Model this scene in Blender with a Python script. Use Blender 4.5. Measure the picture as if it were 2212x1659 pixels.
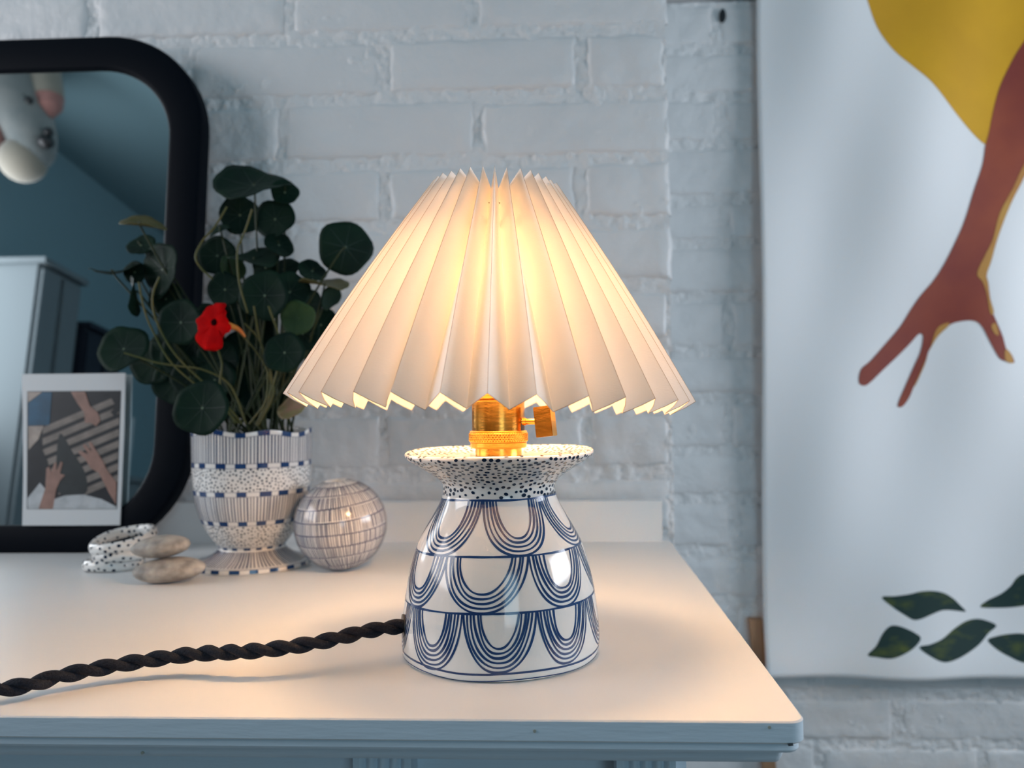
import bpy, bmesh, math, random
import numpy as np
from mathutils import Vector, Matrix

random.seed(7)
rng = np.random.default_rng(11)
for o in list(bpy.data.objects):
    bpy.data.objects.remove(o, do_unlink=True)
C = bpy.context.scene.collection
PI = math.pi

# ------------------------------------------------------------------ camera
W, H, F = 2212.0, 1659.0, 1660.0
CAM = Vector((0, 0, 0.165))
YAW, ROLL = math.radians(2.5), 0.010
PITCH = math.atan(65.5 / F)
fw = Vector((-math.sin(YAW) * math.cos(PITCH), math.cos(YAW) * math.cos(PITCH), math.sin(PITCH)))
r0 = Vector((math.cos(YAW), math.sin(YAW), 0))
u0 = r0.cross(fw)
RT = r0 * math.cos(ROLL) - u0 * math.sin(ROLL)
UP = u0 * math.cos(ROLL) + r0 * math.sin(ROLL)
cam_d = bpy.data.cameras.new('camera')
cam = bpy.data.objects.new('camera', cam_d)
C.objects.link(cam)
m = Matrix((RT, UP, -fw)).transposed().to_4x4()
m.translation = CAM
cam.matrix_world = m
cam_d.sensor_fit = 'HORIZONTAL'
cam_d.sensor_width = 36
cam_d.lens = F / W * 36
cam_d.clip_start = 0.01
cam_d.dof.use_dof = True
cam_d.dof.focus_distance = 0.49
cam_d.dof.aperture_fstop = 6.5
bpy.context.scene.camera = cam

# ------------------------------------------------------------------ view, world, daylight
sc = bpy.context.scene
sc.view_settings.view_transform = 'Standard'
sc.view_settings.look = 'None'
sc.view_settings.gamma = 1
sc.view_settings.use_curve_mapping = False
sc.view_settings.exposure = 0.0
wd = bpy.data.worlds.new('World')
sc.world = wd
wd.use_nodes = True
wd.node_tree.nodes['Background'].inputs[0].default_value = (0.55, 0.75, 1.0, 1)
wd.node_tree.nodes['Background'].inputs[1].default_value = 0.6


def area(name, loc, target, sx, sy, power, col):
    d = bpy.data.lights.new(name, 'AREA')
    d.shape = 'RECTANGLE'
    d.size, d.size_y = sx, sy
    d.energy = power
    d.color = col
    o = bpy.data.objects.new(name, d)
    C.objects.link(o)
    o.location = loc
    o.rotation_euler = (Vector(target) - Vector(loc)).to_track_quat('-Z', 'Z').to_euler()
    return o


# daylight by the right window; the left and front lights are added fill
area('daylight_right_window', (1.70, 0.48, 0.45), (0.0, 0.48, 0.45), 0.40, 0.95, 17, (0.88, 0.92, 1.0))
area('added_left_fill', (-1.90, 0.10, 0.75), (0.0, 0.10, 0.75), 0.80, 1.25, 21, (0.97, 0.96, 1.0))  # added to brighten the brick wall from the left, no window known there
area('added_front_fill', (1.0, -2.46, 0.55), (1.0, 0.0, 0.55), 0.95, 1.15, 13, (0.48, 0.80, 1.0))  # unseen bluish fill added to lift the shelf front


# ------------------------------------------------------------------ helpers
def ray(px, py):
    return (fw * F + RT * (px - W / 2) - UP * (py - H / 2)).normalized()


def atY(px, py, Y):
    d = ray(px, py)
    return CAM + d * ((Y - CAM.y) / d.y)


def onplane(px, py, p0, n):
    d = ray(px, py)
    return CAM + d * ((p0 - CAM).dot(n) / d.dot(n))


class MB:
    def __init__(s):
        s.v = []
        s.f = []

    def add(s, vs, fs):
        b = len(s.v)
        s.v.extend([tuple(v) for v in vs])
        s.f.extend([tuple(i + b for i in f) for f in fs])

    def box(s, x0, x1, y0, y1, z0, z1):
        s.add([(x, y, z) for z in (z0, z1) for y in (y0, y1) for x in (x0, x1)],
              [(0, 2, 3, 1), (4, 5, 7, 6), (0, 1, 5, 4), (2, 6, 7, 3), (0, 4, 6, 2), (1, 3, 7, 5)])

    def grid(s, P, closed_u=False, closed_v=False):
        P = np.asarray(P)
        nu, nv = P.shape[:2]
        b = len(s.v)
        s.v.extend(map(tuple, P.reshape(-1, 3)))
        for i in range(nu if closed_u else nu - 1):
            for j in range(nv if closed_v else nv - 1):
                i2, j2 = (i + 1) % nu, (j + 1) % nv
                s.f.append((b + i * nv + j, b + i2 * nv + j, b + i2 * nv + j2, b + i * nv + j2))

    def tube(s, pts, rad, n=8, cap=True):
        pts = [Vector(p) for p in pts]
        N = len(pts)
        rad = [rad] * N if not hasattr(rad, '__len__') else rad
        t0 = (pts[1] - pts[0]).normalized()
        ref = Vector((0, 0, 1)) if abs(t0.z) < 0.9 else Vector((1, 0, 0))
        nn = t0.cross(ref).normalized()
        rings = []
        for i, p in enumerate(pts):
            t = (pts[min(i + 1, N - 1)] - pts[max(i - 1, 0)]).normalized()
            nn = (nn - t * nn.dot(t)).normalized()
            bb = t.cross(nn)
            rings.append([p + (nn * math.cos(a) + bb * math.sin(a)) * rad[i] for a in [2 * PI * k / n for k in range(n)]])
        b = len(s.v)
        s.grid(np.array([[tuple(q) for q in r] for r in rings]), closed_v=True)
        if cap:
            s.f.append(tuple(b + k for k in range(n))[::-1])
            s.f.append(tuple(b + (N - 1) * n + k for k in range(n)))

    def lathe(s, prof, c=(0, 0, 0), n=96, fn=None):
        P = np.zeros((len(prof), n, 3))
        for i, (r, z) in enumerate(prof):
            for k in range(n):
                a = 2 * PI * k / n
                rr, zz = (r, z) if fn is None else fn(r, z, a)
                P[i, k] = (c[0] + rr * math.cos(a), c[1] + rr * math.sin(a), c[2] + zz)
        s.grid(P, closed_v=True)

    def build(s, name, mat, parent=None, loc=None, smooth=True):
        me = bpy.data.meshes.new(name)
        off = Vector(parent['root_loc']) if parent is not None else (Vector(loc) if loc is not None else Vector((0, 0, 0)))
        v = np.array(s.v, dtype=float) - np.array(off)
        me.from_pydata(v.tolist(), [], s.f)
        me.update()
        if smooth:
            me.polygons.foreach_set('use_smooth', [True] * len(me.polygons))
            try:
                me.set_sharp_from_angle(angle=math.radians(38 if smooth is True else smooth))
            except Exception:
                pass
        me.materials.append(mat)
        o = bpy.data.objects.new(name, me)
        C.objects.link(o)
        o['root_loc'] = tuple(off)
        if parent is not None:
            o.parent = parent
        elif loc is not None:
            o.location = loc
        return o


def thing(name, label, cat, loc, group=None):
    o = bpy.data.objects.new(name, None)
    o.empty_display_size = 0.02
    C.objects.link(o)
    o.location = loc
    o['root_loc'] = tuple(loc)
    return tag(o, label, cat, group)


def tag(o, label, cat, group=None):
    o['label'] = label
    o['category'] = cat
    if group:
        o['group'] = group
    return o


def struct(o, label=None):
    o['kind'] = 'structure'
    if label:
        o['label'] = label
    return o


def crom(pts, n=8, closed=False):
    P = [np.array(p, float) for p in pts]
    out = []
    N = len(P)
    for i in range(N if closed else N - 1):
        a, b, c, d = (P[(i - 1) % N], P[i], P[(i + 1) % N], P[(i + 2) % N]) if closed else \
            (P[max(i - 1, 0)], P[i], P[i + 1], P[min(i + 2, N - 1)])
        for k in range(n):
            t = k / n
            out.append(0.5 * ((2 * b) + (c - a) * t + (2 * a - 5 * b + 4 * c - d) * t * t + (3 * b - a - 3 * c + d) * t ** 3))
    if not closed:
        out.append(P[-1])
    return out


def vnoise(x, y, seed=0):
    """smooth 2-D value noise in -1..1 for numpy arrays"""
    xi, yi = np.floor(x).astype(np.int64), np.floor(y).astype(np.int64)
    xf, yf = x - xi, y - yi
    u, v = xf * xf * (3 - 2 * xf), yf * yf * (3 - 2 * yf)

    def h(a, b):
        n = (a * 374761393 + b * 668265263 + seed * 1274126177) & 0xffffffff
        n = ((n ^ (n >> 13)) * 1274126177) & 0xffffffff
        return ((n ^ (n >> 16)) & 0xffff) / 32767.5 - 1
    return (h(xi, yi) * (1 - u) + h(xi + 1, yi) * u) * (1 - v) + (h(xi, yi + 1) * (1 - u) + h(xi + 1, yi + 1) * u) * v


# ------------------------------------------------------------------ materials
def nodes_of(name):
    mt = bpy.data.materials.new(name)
    mt.use_nodes = True
    nt = mt.node_tree
    return mt, nt, nt.nodes['Principled BSDF']


def mat(name, col, rough=0.5, metal=0.0, col2=None, nscale=20.0, bump=0.0, bscale=80.0, stretch=None, spec=0.5,
        coat=0.0, detail=4.0, bdist=0.002, mixrange=(0.35, 0.65), sheen=0.0):
    mt, nt, bs = nodes_of(name)
    L = nt.links
    bs.inputs['Base Color'].default_value = (*col, 1)
    bs.inputs['Roughness'].default_value = rough
    bs.inputs['Metallic'].default_value = metal
    bs.inputs['Specular IOR Level'].default_value = spec
    bs.inputs['Coat Weight'].default_value = coat
    bs.inputs['Coat Roughness'].default_value = 0.06
    bs.inputs['Sheen Weight'].default_value = sheen
    tc = nt.nodes.new('ShaderNodeTexCoord')
    mp = nt.nodes.new('ShaderNodeMapping')
    L.new(tc.outputs['Object'], mp.inputs[0])
    if stretch:
        mp.inputs['Scale'].default_value = stretch
    if col2:
        no = nt.nodes.new('ShaderNodeTexNoise')
        no.inputs['Scale'].default_value = nscale
        no.inputs['Detail'].default_value = detail
        L.new(mp.outputs[0], no.inputs['Vector'])
        rp = nt.nodes.new('ShaderNodeValToRGB')
        rp.color_ramp.elements[0].position, rp.color_ramp.elements[1].position = mixrange
        rp.color_ramp.elements[0].color = (*col, 1)
        rp.color_ramp.elements[1].color = (*col2, 1)
        L.new(no.outputs[0], rp.inputs[0])
        L.new(rp.outputs[0], bs.inputs['Base Color'])
    if bump:
        nb = nt.nodes.new('ShaderNodeTexNoise')
        nb.inputs['Scale'].default_value = bscale
        nb.inputs['Detail'].default_value = 5
        L.new(mp.outputs[0], nb.inputs['Vector'])
        bu = nt.nodes.new('ShaderNodeBump')
        bu.inputs['Strength'].default_value = bump
        bu.inputs['Distance'].default_value = bdist
        L.new(nb.outputs[0], bu.inputs['Height'])
        L.new(bu.outputs[0], bs.inputs['Normal'])
    return mt


def emit(name, col, strength):
    mt, nt, bs = nodes_of(name)
    bs.inputs['Base Color'].default_value = (0.9, 0.85, 0.75, 1)
    bs.inputs['Emission Color'].default_value = (*col, 1)
    bs.inputs['Emission Strength'].default_value = strength
    return mt


M = {}
M['brick'] = mat('painted_brick', (0.72, 0.715, 0.71), 0.42, bump=0.8, bscale=42, bdist=0.004, col2=(0.68, 0.68, 0.68), nscale=9)
M['mortar'] = mat('painted_mortar', (0.73, 0.725, 0.72), 0.42, bump=0.8, bscale=130, bdist=0.004)
M['plaster'] = mat('room_plaster', (0.17, 0.28, 0.32), 0.8, bump=0.1, bscale=60)
M['floorwood'] = mat('floor_wood', (0.12, 0.07, 0.04), 0.5, col2=(0.2, 0.12, 0.07), nscale=6, stretch=(1, 12, 1))
M['shelf'] = mat('shelf_paint', (0.80, 0.79, 0.775), 0.38, bump=0.12, bscale=40, bdist=0.001, col2=(0.77, 0.76, 0.745), nscale=5)
M['edge'] = mat('brushed_edge_shade_tint', (0.66, 0.74, 0.80), 0.45, bump=0.35, bscale=45, bdist=0.0012, stretch=(1, 4, 7))  # blue tint puts the cool shade of the shelf front into its paint
M['ceramic'] = mat('glazed_ceramic', (0.80, 0.775, 0.74), 0.10, col2=(0.77, 0.745, 0.71), nscale=14, bump=0.05, bscale=25)
M['ink'] = mat('cobalt_underglaze', (0.012, 0.035, 0.12), 0.12, col2=(0.02, 0.06, 0.17), nscale=60)
M['inkdot'] = mat('dark_underglaze_dots', (0.008, 0.018, 0.045), 0.12)
M['inkgrey'] = mat('thin_blue_grey_underglaze', (0.045, 0.055, 0.11), 0.14, col2=(0.10, 0.11, 0.17), nscale=40)
M['brass'] = mat('aged_brass', (0.80, 0.40, 0.075), 0.24, metal=1, col2=(0.62, 0.28, 0.045), nscale=35, bump=0.08, bscale=120, stretch=(1, 1, 3))
M['black'] = mat('black_plastic', (0.01, 0.01, 0.012), 0.4)
M['cord'] = mat('braided_black_cord', (0.006, 0.008, 0.014), 0.75, spec=0.2, bump=0.9, bscale=700, bdist=0.001, col2=(0.012, 0.016, 0.026), nscale=900)
M['bulb'] = emit('warm_bulb', (1.0, 0.565, 0.25), 120.0)
_nt = M['bulb'].node_tree                     # emission made dimmer towards the top, to even out the glow on the shade
_tc = _nt.nodes.new('ShaderNodeTexCoord')
_sx = _nt.nodes.new('ShaderNodeSeparateXYZ')
_mr = _nt.nodes.new('ShaderNodeMapRange')
_mr.inputs['From Min'].default_value, _mr.inputs['From Max'].default_value = 0.216, 0.244
_mr.inputs['To Min'].default_value, _mr.inputs['To Max'].default_value = 235.0, 52.0
_nt.links.new(_tc.outputs['Object'], _sx.inputs[0])
_nt.links.new(_sx.outputs['Z'], _mr.inputs['Value'])
_nt.links.new(_mr.outputs[0], _nt.nodes['Principled BSDF'].inputs['Emission Strength'])
M['wire'] = mat('white_wire', (0.6, 0.58, 0.55), 0.4)
M['frame'] = mat('black_navy_frame', (0.0015, 0.003, 0.006), 0.55, spec=0.06)
M['pebble'] = mat('grey_pebble', (0.44, 0.40, 0.35), 0.6, col2=(0.21, 0.19, 0.17), nscale=75, bump=0.2, bscale=180, detail=8)
M['soil'] = mat('soil', (0.02, 0.014, 0.01), 0.9, bump=1, bscale=150)
M['leaf'] = mat('nasturtium_leaf', (0.003, 0.013, 0.009), 0.6, spec=0.12, col2=(0.006, 0.022, 0.012), nscale=30, bump=0.15, bscale=90)
M['leaf_under'] = mat('leaf_underside', (0.025, 0.055, 0.022), 0.5, spec=0.2, col2=(0.035, 0.07, 0.025), nscale=30)
M['leaf_olive'] = mat('olive_leaf', (0.07, 0.07, 0.022), 0.5, spec=0.2, col2=(0.11, 0.09, 0.035), nscale=40)
M['leaf_wilt'] = mat('wilting_leaf', (0.22, 0.19, 0.07), 0.6, col2=(0.28, 0.13, 0.09), nscale=50)
M['vein'] = mat('leaf_vein', (0.010, 0.028, 0.018), 0.5)
M['spot'] = mat('leaf_centre', (0.12, 0.17, 0.10), 0.5)
M['petiole'] = mat('dark_stem', (0.018, 0.028, 0.010), 0.5, spec=0.2, col2=(0.03, 0.036, 0.012), nscale=30)
M['stem'] = mat('green_stem', (0.055, 0.068, 0.020), 0.5, spec=0.2, col2=(0.10, 0.085, 0.028), nscale=30)
M['petal'] = mat('red_petal', (0.52, 0.003, 0.003), 0.9, col2=(0.36, 0.002, 0.003), nscale=60, spec=0.05)
M['throat'] = mat('dark_throat', (0.015, 0.001, 0.002), 0.9, spec=0.03)
M['spur'] = mat('yellow_spur', (0.62, 0.26, 0.03), 0.5, col2=(0.6, 0.10, 0.02), nscale=60)
M['cloth'] = mat('white_canvas', (0.86, 0.86, 0.86), 0.75, bump=0.15, bscale=700, bdist=0.0005)
M['yellow'] = mat('yellow_print', (0.72, 0.38, 0.008), 0.7, col2=(0.62, 0.32, 0.008), nscale=7)
M['skin_print'] = mat('terracotta_print', (0.31, 0.060, 0.026), 0.7, col2=(0.23, 0.036, 0.024), nscale=9)
M['skin_light'] = mat('ochre_print', (0.55, 0.29, 0.06), 0.7, col2=(0.48, 0.20, 0.05), nscale=20)
M['leaf_print'] = mat('green_print', (0.004, 0.030, 0.026), 0.7, col2=(0.12, 0.15, 0.015), nscale=22, stretch=(1, 1, 2.4), mixrange=(0.52, 0.80))
M['wood'] = mat('bare_wood', (0.28, 0.15, 0.08), 0.6, col2=(0.38, 0.22, 0.12), nscale=20, stretch=(6, 6, 1))
M['card'] = mat('photo_card', (0.62, 0.62, 0.62), 0.4)
M['card_side'] = mat('card_edge', (0.40, 0.39, 0.33), 0.7)


def mirror_mat():
    mt, nt, bs = nodes_of('mirror_glass')
    bs.inputs['Base Color'].default_value = (0.80, 0.86, 0.87, 1)
    bs.inputs['Metallic'].default_value = 1
    bs.inputs['Roughness'].default_value = 0.015
    return mt


M['mirror'] = mirror_mat()


def shade_mat():
    mt, nt, bs = nodes_of('pleated_cotton')
    nt.nodes.remove(bs)
    out = [n for n in nt.nodes if n.type == 'OUTPUT_MATERIAL'][0]
    d = nt.nodes.new('ShaderNodeBsdfDiffuse')
    t = nt.nodes.new('ShaderNodeBsdfTranslucent')
    mx = nt.nodes.new('ShaderNodeMixShader')
    d.inputs[0].default_value = (0.90, 0.88, 0.85, 1)
    t.inputs[0].default_value = (0.96, 0.87, 0.76, 1)
    mx.inputs[0].default_value = 0.122
    tc = nt.nodes.new('ShaderNodeTexCoord')
    nb = nt.nodes.new('ShaderNodeTexNoise')
    nb.inputs['Scale'].default_value = 900
    mp = nt.nodes.new('ShaderNodeMapping')
    mp.inputs['Scale'].default_value = (0.5, 0.5, 1.6)
    bu = nt.nodes.new('ShaderNodeBump')
    bu.inputs['Strength'].default_value = 0.25
    bu.inputs['Distance'].default_value = 0.0006
    L = nt.links
    L.new(tc.outputs['Object'], mp.inputs[0])
    L.new(mp.outputs[0], nb.inputs['Vector'])
    L.new(nb.outputs[0], bu.inputs['Height'])
    L.new(bu.outputs[0], d.inputs['Normal'])
    L.new(d.outputs[0], mx.inputs[1])
    L.new(t.outputs[0], mx.inputs[2])
    L.new(mx.outputs[0], out.inputs[0])
    return mt


M['shade'] = shade_mat()

# ================================================================== THE ROOM
YB, YR = 1.03, 1.27               # brick face of the chimney breast, of the recess behind
XR = atY(1447, 500, YB).x         # right edge of the chimney breast
XWR, XWL, YWF, ZF, ZC = 1.75, -1.95, -2.5, -1.05, 1.55


def brick_mesh(w, h, seed, depth=0.006, name='brick'):
    def samples(L, n):
        e = [0, 0.0012, 0.0035, 0.008]
        return np.array(e + list(np.linspace(0.02, L - 0.02, n)) + [L - x for x in e[::-1]])
    us, vs = samples(w, 11), samples(h, 4)
    U, V = np.meshgrid(us, vs, indexing='ij')
    ed = np.minimum(np.minimum(U, w - U), np.minimum(V, h - V))
    s = np.clip(ed / 0.007, 0, 1)
    prof = s * s * (3 - 2 * s)
    hgt = -0.004 + (depth + 0.004) * np.sqrt(prof) + 0.0019 * vnoise(U * 40, V * 40, seed) * s + 0.0013 * vnoise(U * 95, V * 110, seed + 5)
    jx = 0.0022 * vnoise(V * 60 + seed, U * 12, seed + 9)
    jz = 0.0018 * vnoise(U * 55 + seed, V * 12, seed + 17)
    P = np.stack([U + jx, -hgt, V + jz], -1)
    mb = MB()
    mb.grid(P)
    b = len(mb.v)
    nu, nv = U.shape
    ring = [(i, 0) for i in range(nu)] + [(nu - 1, j) for j in range(1, nv)] + [(i, nv - 1) for i in range(nu - 2, -1, -1)] + [(0, j) for j in range(nv - 2, 0, -1)]
    idx = [i * nv + j for i, j in ring]
    for k in idx:
        x, y, z = mb.v[k]
        mb.v.append((x, 0.008, z))
    n = len(idx)
    for k in range(n):
        k2 = (k + 1) % n
        mb.f.append((idx[k2], idx[k], b + k, b + k2))
    mb.f.append(tuple(range(b, b + n)))
    return mb


def brick_wall(root, x0, x1, zlines, yface, joints_of_row, seed, depth, jw):
    sd = seed
    for r in range(len(zlines) - 1):
        za, zb = zlines[r] + jw / 2, zlines[r + 1] - jw / 2
        xs = joints_of_row(r)
        for a, b in zip(xs[:-1], xs[1:]):
            sd += 1
            rr = random.Random(sd)
            w = b - a - jw * rr.uniform(0.75, 1.2)
            mb = brick_mesh(w, zb - za + rr.uniform(-0.003, 0.002), sd, depth * rr.uniform(0.55, 1.15))
            ang = rr.uniform(-0.006, 0.006)
            c, s_ = math.cos(ang), math.sin(ang)
            X, Y, Z = a + jw / 2, yface, za + rr.uniform(-0.001, 0.001)
            mb.v = [(X + x * c - z * s_, Y + y, Z + x * s_ + z * c) for x, y, z in mb.v]
            mb.build('brick', M['brick'], root, smooth=60)


def mortar_sheet(mb, x0, x1, z0, z1, y, step, seed, amp):
    xs = np.arange(x0, x1 + step * 0.5, step)
    xs[-1] = x1
    zs = np.arange(z0, z1 + step * 0.5, step)
    X, Z = np.meshgrid(xs, zs, indexing='ij')
    n = vnoise(X * 130, Z * 130, seed) * 0.6 + vnoise(X * 55, Z * 55, seed + 3) * 0.5 + vnoise(X * 260, Z * 260, seed + 7) * 0.35
    Y = y - amp * n
    mb.grid(np.stack([X, Y, Z], -1))


# chimney breast
zb_top = [atY(1430, y, YB).z for y in (60, 197, 340, 478, 615, 741, 880, 1020)]
zl = sorted(zb_top)
zl = [zl[0] - 0.083 * 2, zl[0] - 0.083] + zl
for k in range(3):
    zl.append(zl[-1] + 0.085)
rowA_top = [atY(x, 270, YB).x for x in (200, 615, 1032)]
rowB_top = [atY(x, 130, YB).x for x in (0, 415, 830, 1246)]
Lb = (rowA_top[2] - rowA_top[0]) / 2


def breast_row(r):
    z = 0.5 * (zl[r] + zl[r + 1])
    zA = atY(1000, 270, YB).z
    k = round((z - zA) / 0.084)
    rr = random.Random(r * 7 + 1)
    j = lambda: rr.uniform(-0.006, 0.006)
    if k % 2 == 0:
        xs = [rowA_top[0] - 2 * Lb, rowA_top[0] - Lb, rowA_top[0], rowA_top[1], rowA_top[2]]
    else:
        xs = [rowB_top[0] - Lb, rowB_top[0], rowB_top[1], rowB_top[2], rowB_top[3]]
    if z < 0.165 + 0.05:
        xs = [x + 0.0 for x in xs]
    return [x + j() for x in xs] + [XR + 0.006 + rr.uniform(-0.003, 0.003)]


mb = MB()
mb.box(-1.6, XR - 0.001, YB + 0.012, YR + 0.03, ZF, ZC)
mortar_sheet(mb, -1.0, XR - 0.001, -0.1, 0.80, YB + 0.0008, 0.0032, 3, 0.0030)
wall_chimney = struct(mb.build('wall_chimney', M['mortar'], smooth=80), 'white painted brick chimney breast')
brick_wall(wall_chimney, -1.0, XR, zl, YB, breast_row, 100, 0.0026, 0.013)

# recess wall at the right
mb = MB()
mb.box(XWL, XWR, YR + 0.012, YR + 0.12, ZF, ZC)
mortar_sheet(mb, 0.10, 1.15, -0.62, 0.85, YR + 0.0008, 0.0036, 21, 0.0028)
wall_back = struct(mb.build('wall_back', M['mortar'], smooth=80), 'white painted brick wall of the recess')
zl_r = sorted([atY(1520, y, YR).z for y in (4, 107, 211, 314, 430, 527, 642, 761, 860, 975, 1079, 1192, 1298, 1398, 1497, 1604)])
zl_r = [zl_r[0] - 0.164, zl_r[0] - 0.082] + zl_r + [zl_r[-1] + 0.082]
xj = atY(1566, 580, YR).x


def recess_row(r):
    rr = random.Random(r * 13 + 5)
    off = 0 if r % 2 == 0 else 0.129
    start = xj - 0.258 + off
    xs = [start + 0.258 * k + rr.uniform(-0.012, 0.012) for k in range(5)]
    xs = [x for x in xs if x > XR - 0.06]
    return [XR - 0.07] + xs


brick_wall(wall_back, XR, 1.1, zl_r, YR, recess_row, 700, 0.0022, 0.012)
hp = atY(1560, 36, YR)
mb = MB()
mb.tube([(hp.x, YR - 0.0046, hp.z), (hp.x, YR + 0.01, hp.z)], 0.0052, 12)
for i, v in enumerate(mb.v):
    mb.v[i] = (v[0], v[1], hp.z + (v[2] - hp.z) * 2.2)
mb.build('drill_hole', M['black'], wall_back)

# other walls, floor, ceiling
def simple(name, boxes, mt, label):
    mb = MB()
    for b in boxes:
        mb.box(*b)
    return struct(mb.build(name, mt, smooth=False), label)


simple('floor', [(XWL - 0.1, XWR + 0.1, YWF - 0.1, YR + 0.1, ZF - 0.05, ZF)], M['floorwood'], 'dark wooden floor')
simple('ceiling', [(XWL - 0.1, XWR + 0.1, YWF - 0.1, YR + 0.1, ZC, ZC + 0.05)], M['plaster'], 'plain ceiling')
simple('wall_front', [(XWL - 0.1, 0.5, YWF - 0.1, YWF, ZF, ZC), (1.5, XWR + 0.1, YWF - 0.1, YWF, ZF, ZC), (0.5, 1.5, YWF - 0.1, YWF, ZF, -0.05), (0.5, 1.5, YWF - 0.1, YWF, 1.15, ZC)], M['plaster'], 'grey blue plaster wall')


def side_wall(name, x0, x1, wy0, wy1, wz0, wz1, label):
    return simple(name, [(x0, x1, YWF, wy0, ZF, ZC), (x0, x1, wy1, YR + 0.1, ZF, ZC), (x0, x1, wy0, wy1, ZF, wz0), (x0, x1, wy0, wy1, wz1, ZC)], M['plaster'], label)


side_wall('wall_right', XWR, XWR + 0.1, 0.17, 0.75, -0.05, 0.95, 'plaster wall with an added window opening')
side_wall('wall_left', XWL - 0.1, XWL, -0.32, 0.52, 0.1, 1.40, 'plaster wall with an added window opening')
for nm, x, wy0, wy1, wz0, wz1 in (('window_1', XWR + 0.03, 0.17, 0.75, -0.05, 0.95), ('added_window_left', XWL - 0.06, -0.32, 0.52, 0.1, 1.40)):  # the left frame is added around the left fill light
    mb = MB()
    t = 0.04
    mb.box(x, x + t, wy0, wy0 + t, wz0, wz1)
    mb.box(x, x + t, wy1 - t, wy1, wz0, wz1)
    mb.box(x, x + t, wy0 + t, wy1 - t, wz0, wz0 + t)
    mb.box(x, x + t, wy0 + t, wy1 - t, wz1 - t, wz1)
    mb.box(x, x + t, (wy0 + wy1) / 2 - 0.012, (wy0 + wy1) / 2 + 0.012, wz0 + t, wz1 - t)
    struct(mb.build(nm, M['shelf'], smooth=False), 'added window frame around the front fill light')

mb = MB()  # unseen frame added for the front fill light
for b in ((0.5, 0.54, -0.05, 1.15), (1.46, 1.5, -0.05, 1.15), (0.54, 1.46, -0.05, -0.01), (0.54, 1.46, 1.11, 1.15), (0.54, 1.46, 0.54, 0.565)):
    mb.box(b[0], b[1], YWF - 0.07, YWF - 0.03, b[2], b[3])
struct(mb.build('added_window_front', M['shelf'], smooth=False), 'added window frame around the front fill light')

# ================================================================== THE SHELF

dF = ray(1106, 1555)
YF = (CAM + dF * (-CAM.z / dF.z)).y
dR = ray(1742, 1556)
XS = (CAM + dR * (-CAM.z / dR.z)).x           # right front corner
dB = ray(1447, 1166)
XSB = (CAM + dB * (-CAM.z / dB.z)).x          # right back corner
YS = YB - 0.014                               # back of shelf
XL = -1.45
RC = 0.009


def outline(inset, n=8):
    xr, yf, rc = XS - inset, YF + inset, max(RC - inset * 0.4, 0.003)
    pts = [(XL, yf)] + [(x, yf) for x in np.linspace(XL, xr - rc, 60)[1:]]
    for k in range(1, n + 1):
        a = -PI / 2 + (PI / 2) * k / n
        pts.append((xr - rc + rc * math.cos(a), yf + rc + rc * math.sin(a)))
    pts.append((XSB - inset, YS))
    return pts


shelf = thing('mantel_shelf', 'white painted wooden shelf with a moulded front edge under the lamp', 'shelf', ((XS + XL) / 2, (YF + YS) / 2, -0.03))
# board top
mb = MB()
o0 = outline(0.0008)
b = len(mb.v)
mb.v += [(x, y, 0.0) for x, y in o0] + [(XL, YS, 0.0)]
n0 = len(o0)
mb.f.append(tuple(range(n0)) + (n0,))
lay = [(0.0008, 0.0), (0.0, -0.0008), (0.0, -0.0110), (0.0006, -0.0118), (0.0030, -0.0120)]
mb.grid(np.array([[(x, y, z) for x, y in outline(i)] for i, z in lay]))
mb.f.append(tuple((len(mb.v) - n0 + k) for k in range(n0 - 1, -1, -1)))
top_o = mb.build('board', M['shelf'], shelf, smooth=30)
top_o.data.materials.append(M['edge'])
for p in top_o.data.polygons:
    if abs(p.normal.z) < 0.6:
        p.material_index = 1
# moulding below
mb = MB()
lay = [(0.0030, -0.0119), (0.0030, -0.0128), (0.0024, -0.0135), (0.0022, -0.0160), (0.0030, -0.0174), (0.0062, -0.0180), (0.0082, -0.0188),
       (0.0092, -0.0200), (0.0098, -0.0230), (0.0108, -0.0255), (0.0115, -0.0262), (0.05, -0.0262)]
mb.grid(np.array([[(x, y, z) for x, y in outline(i)] for i, z in lay]))
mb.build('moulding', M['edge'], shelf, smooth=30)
# backboard against the wall
xb1 = atY(1431, 1120, YS - 0.014).x
zb1 = atY(1200, 1082, YS - 0.014).z
mb = MB()
x0, x1, y0, y1, z0, z1 = XL, xb1, YS - 0.014, YS, 0.0, zb1
e = 0.0015
prof = [(y0, z0), (y0, z1 - e), (y0 + e * 0.3, z1 - e * 0.3), (y0 + e, z1), (y1, z1), (y1, z0)]
mb.grid(np.array([[(x, y, z) for y, z in prof] for x in (x0, x1 - e, x1)]))
mb.f.append(tuple(len(mb.v) - len(prof) + k for k in range(len(prof))))
struct(mb.build('trim_1', M['shelf'], smooth=30), 'low white backboard along the wall behind the shelf')
# nail heads
for px, py in ((1155, 1579), (1662, 1571), (308, 1626)):
    d = ray(px, py)
    p = CAM + d * ((YF - CAM.y) / d.y)
    yy = YF if p.z > -0.012 else YF + 0.0095
    p = CAM + d * ((yy - CAM.y) / d.y)
    mb = MB()
    mb.tube([(p.x, yy - 0.0004, p.z), (p.x, yy + 0.002, p.z)], [0.0009, 0.0009], 10)
    mb.build('nail_head', M['card_side'], shelf)
d = ray(1708, 1592)
p = CAM + d * ((YF - CAM.y) / d.y)
mb = MB()
mb.tube([(p.x - 0.0015, YF - 0.0003, -0.0118), (p.x + 0.0010, YF - 0.0003, -0.0116)], 0.0007, 8)
mb.build('chip', M['black'], shelf)

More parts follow.
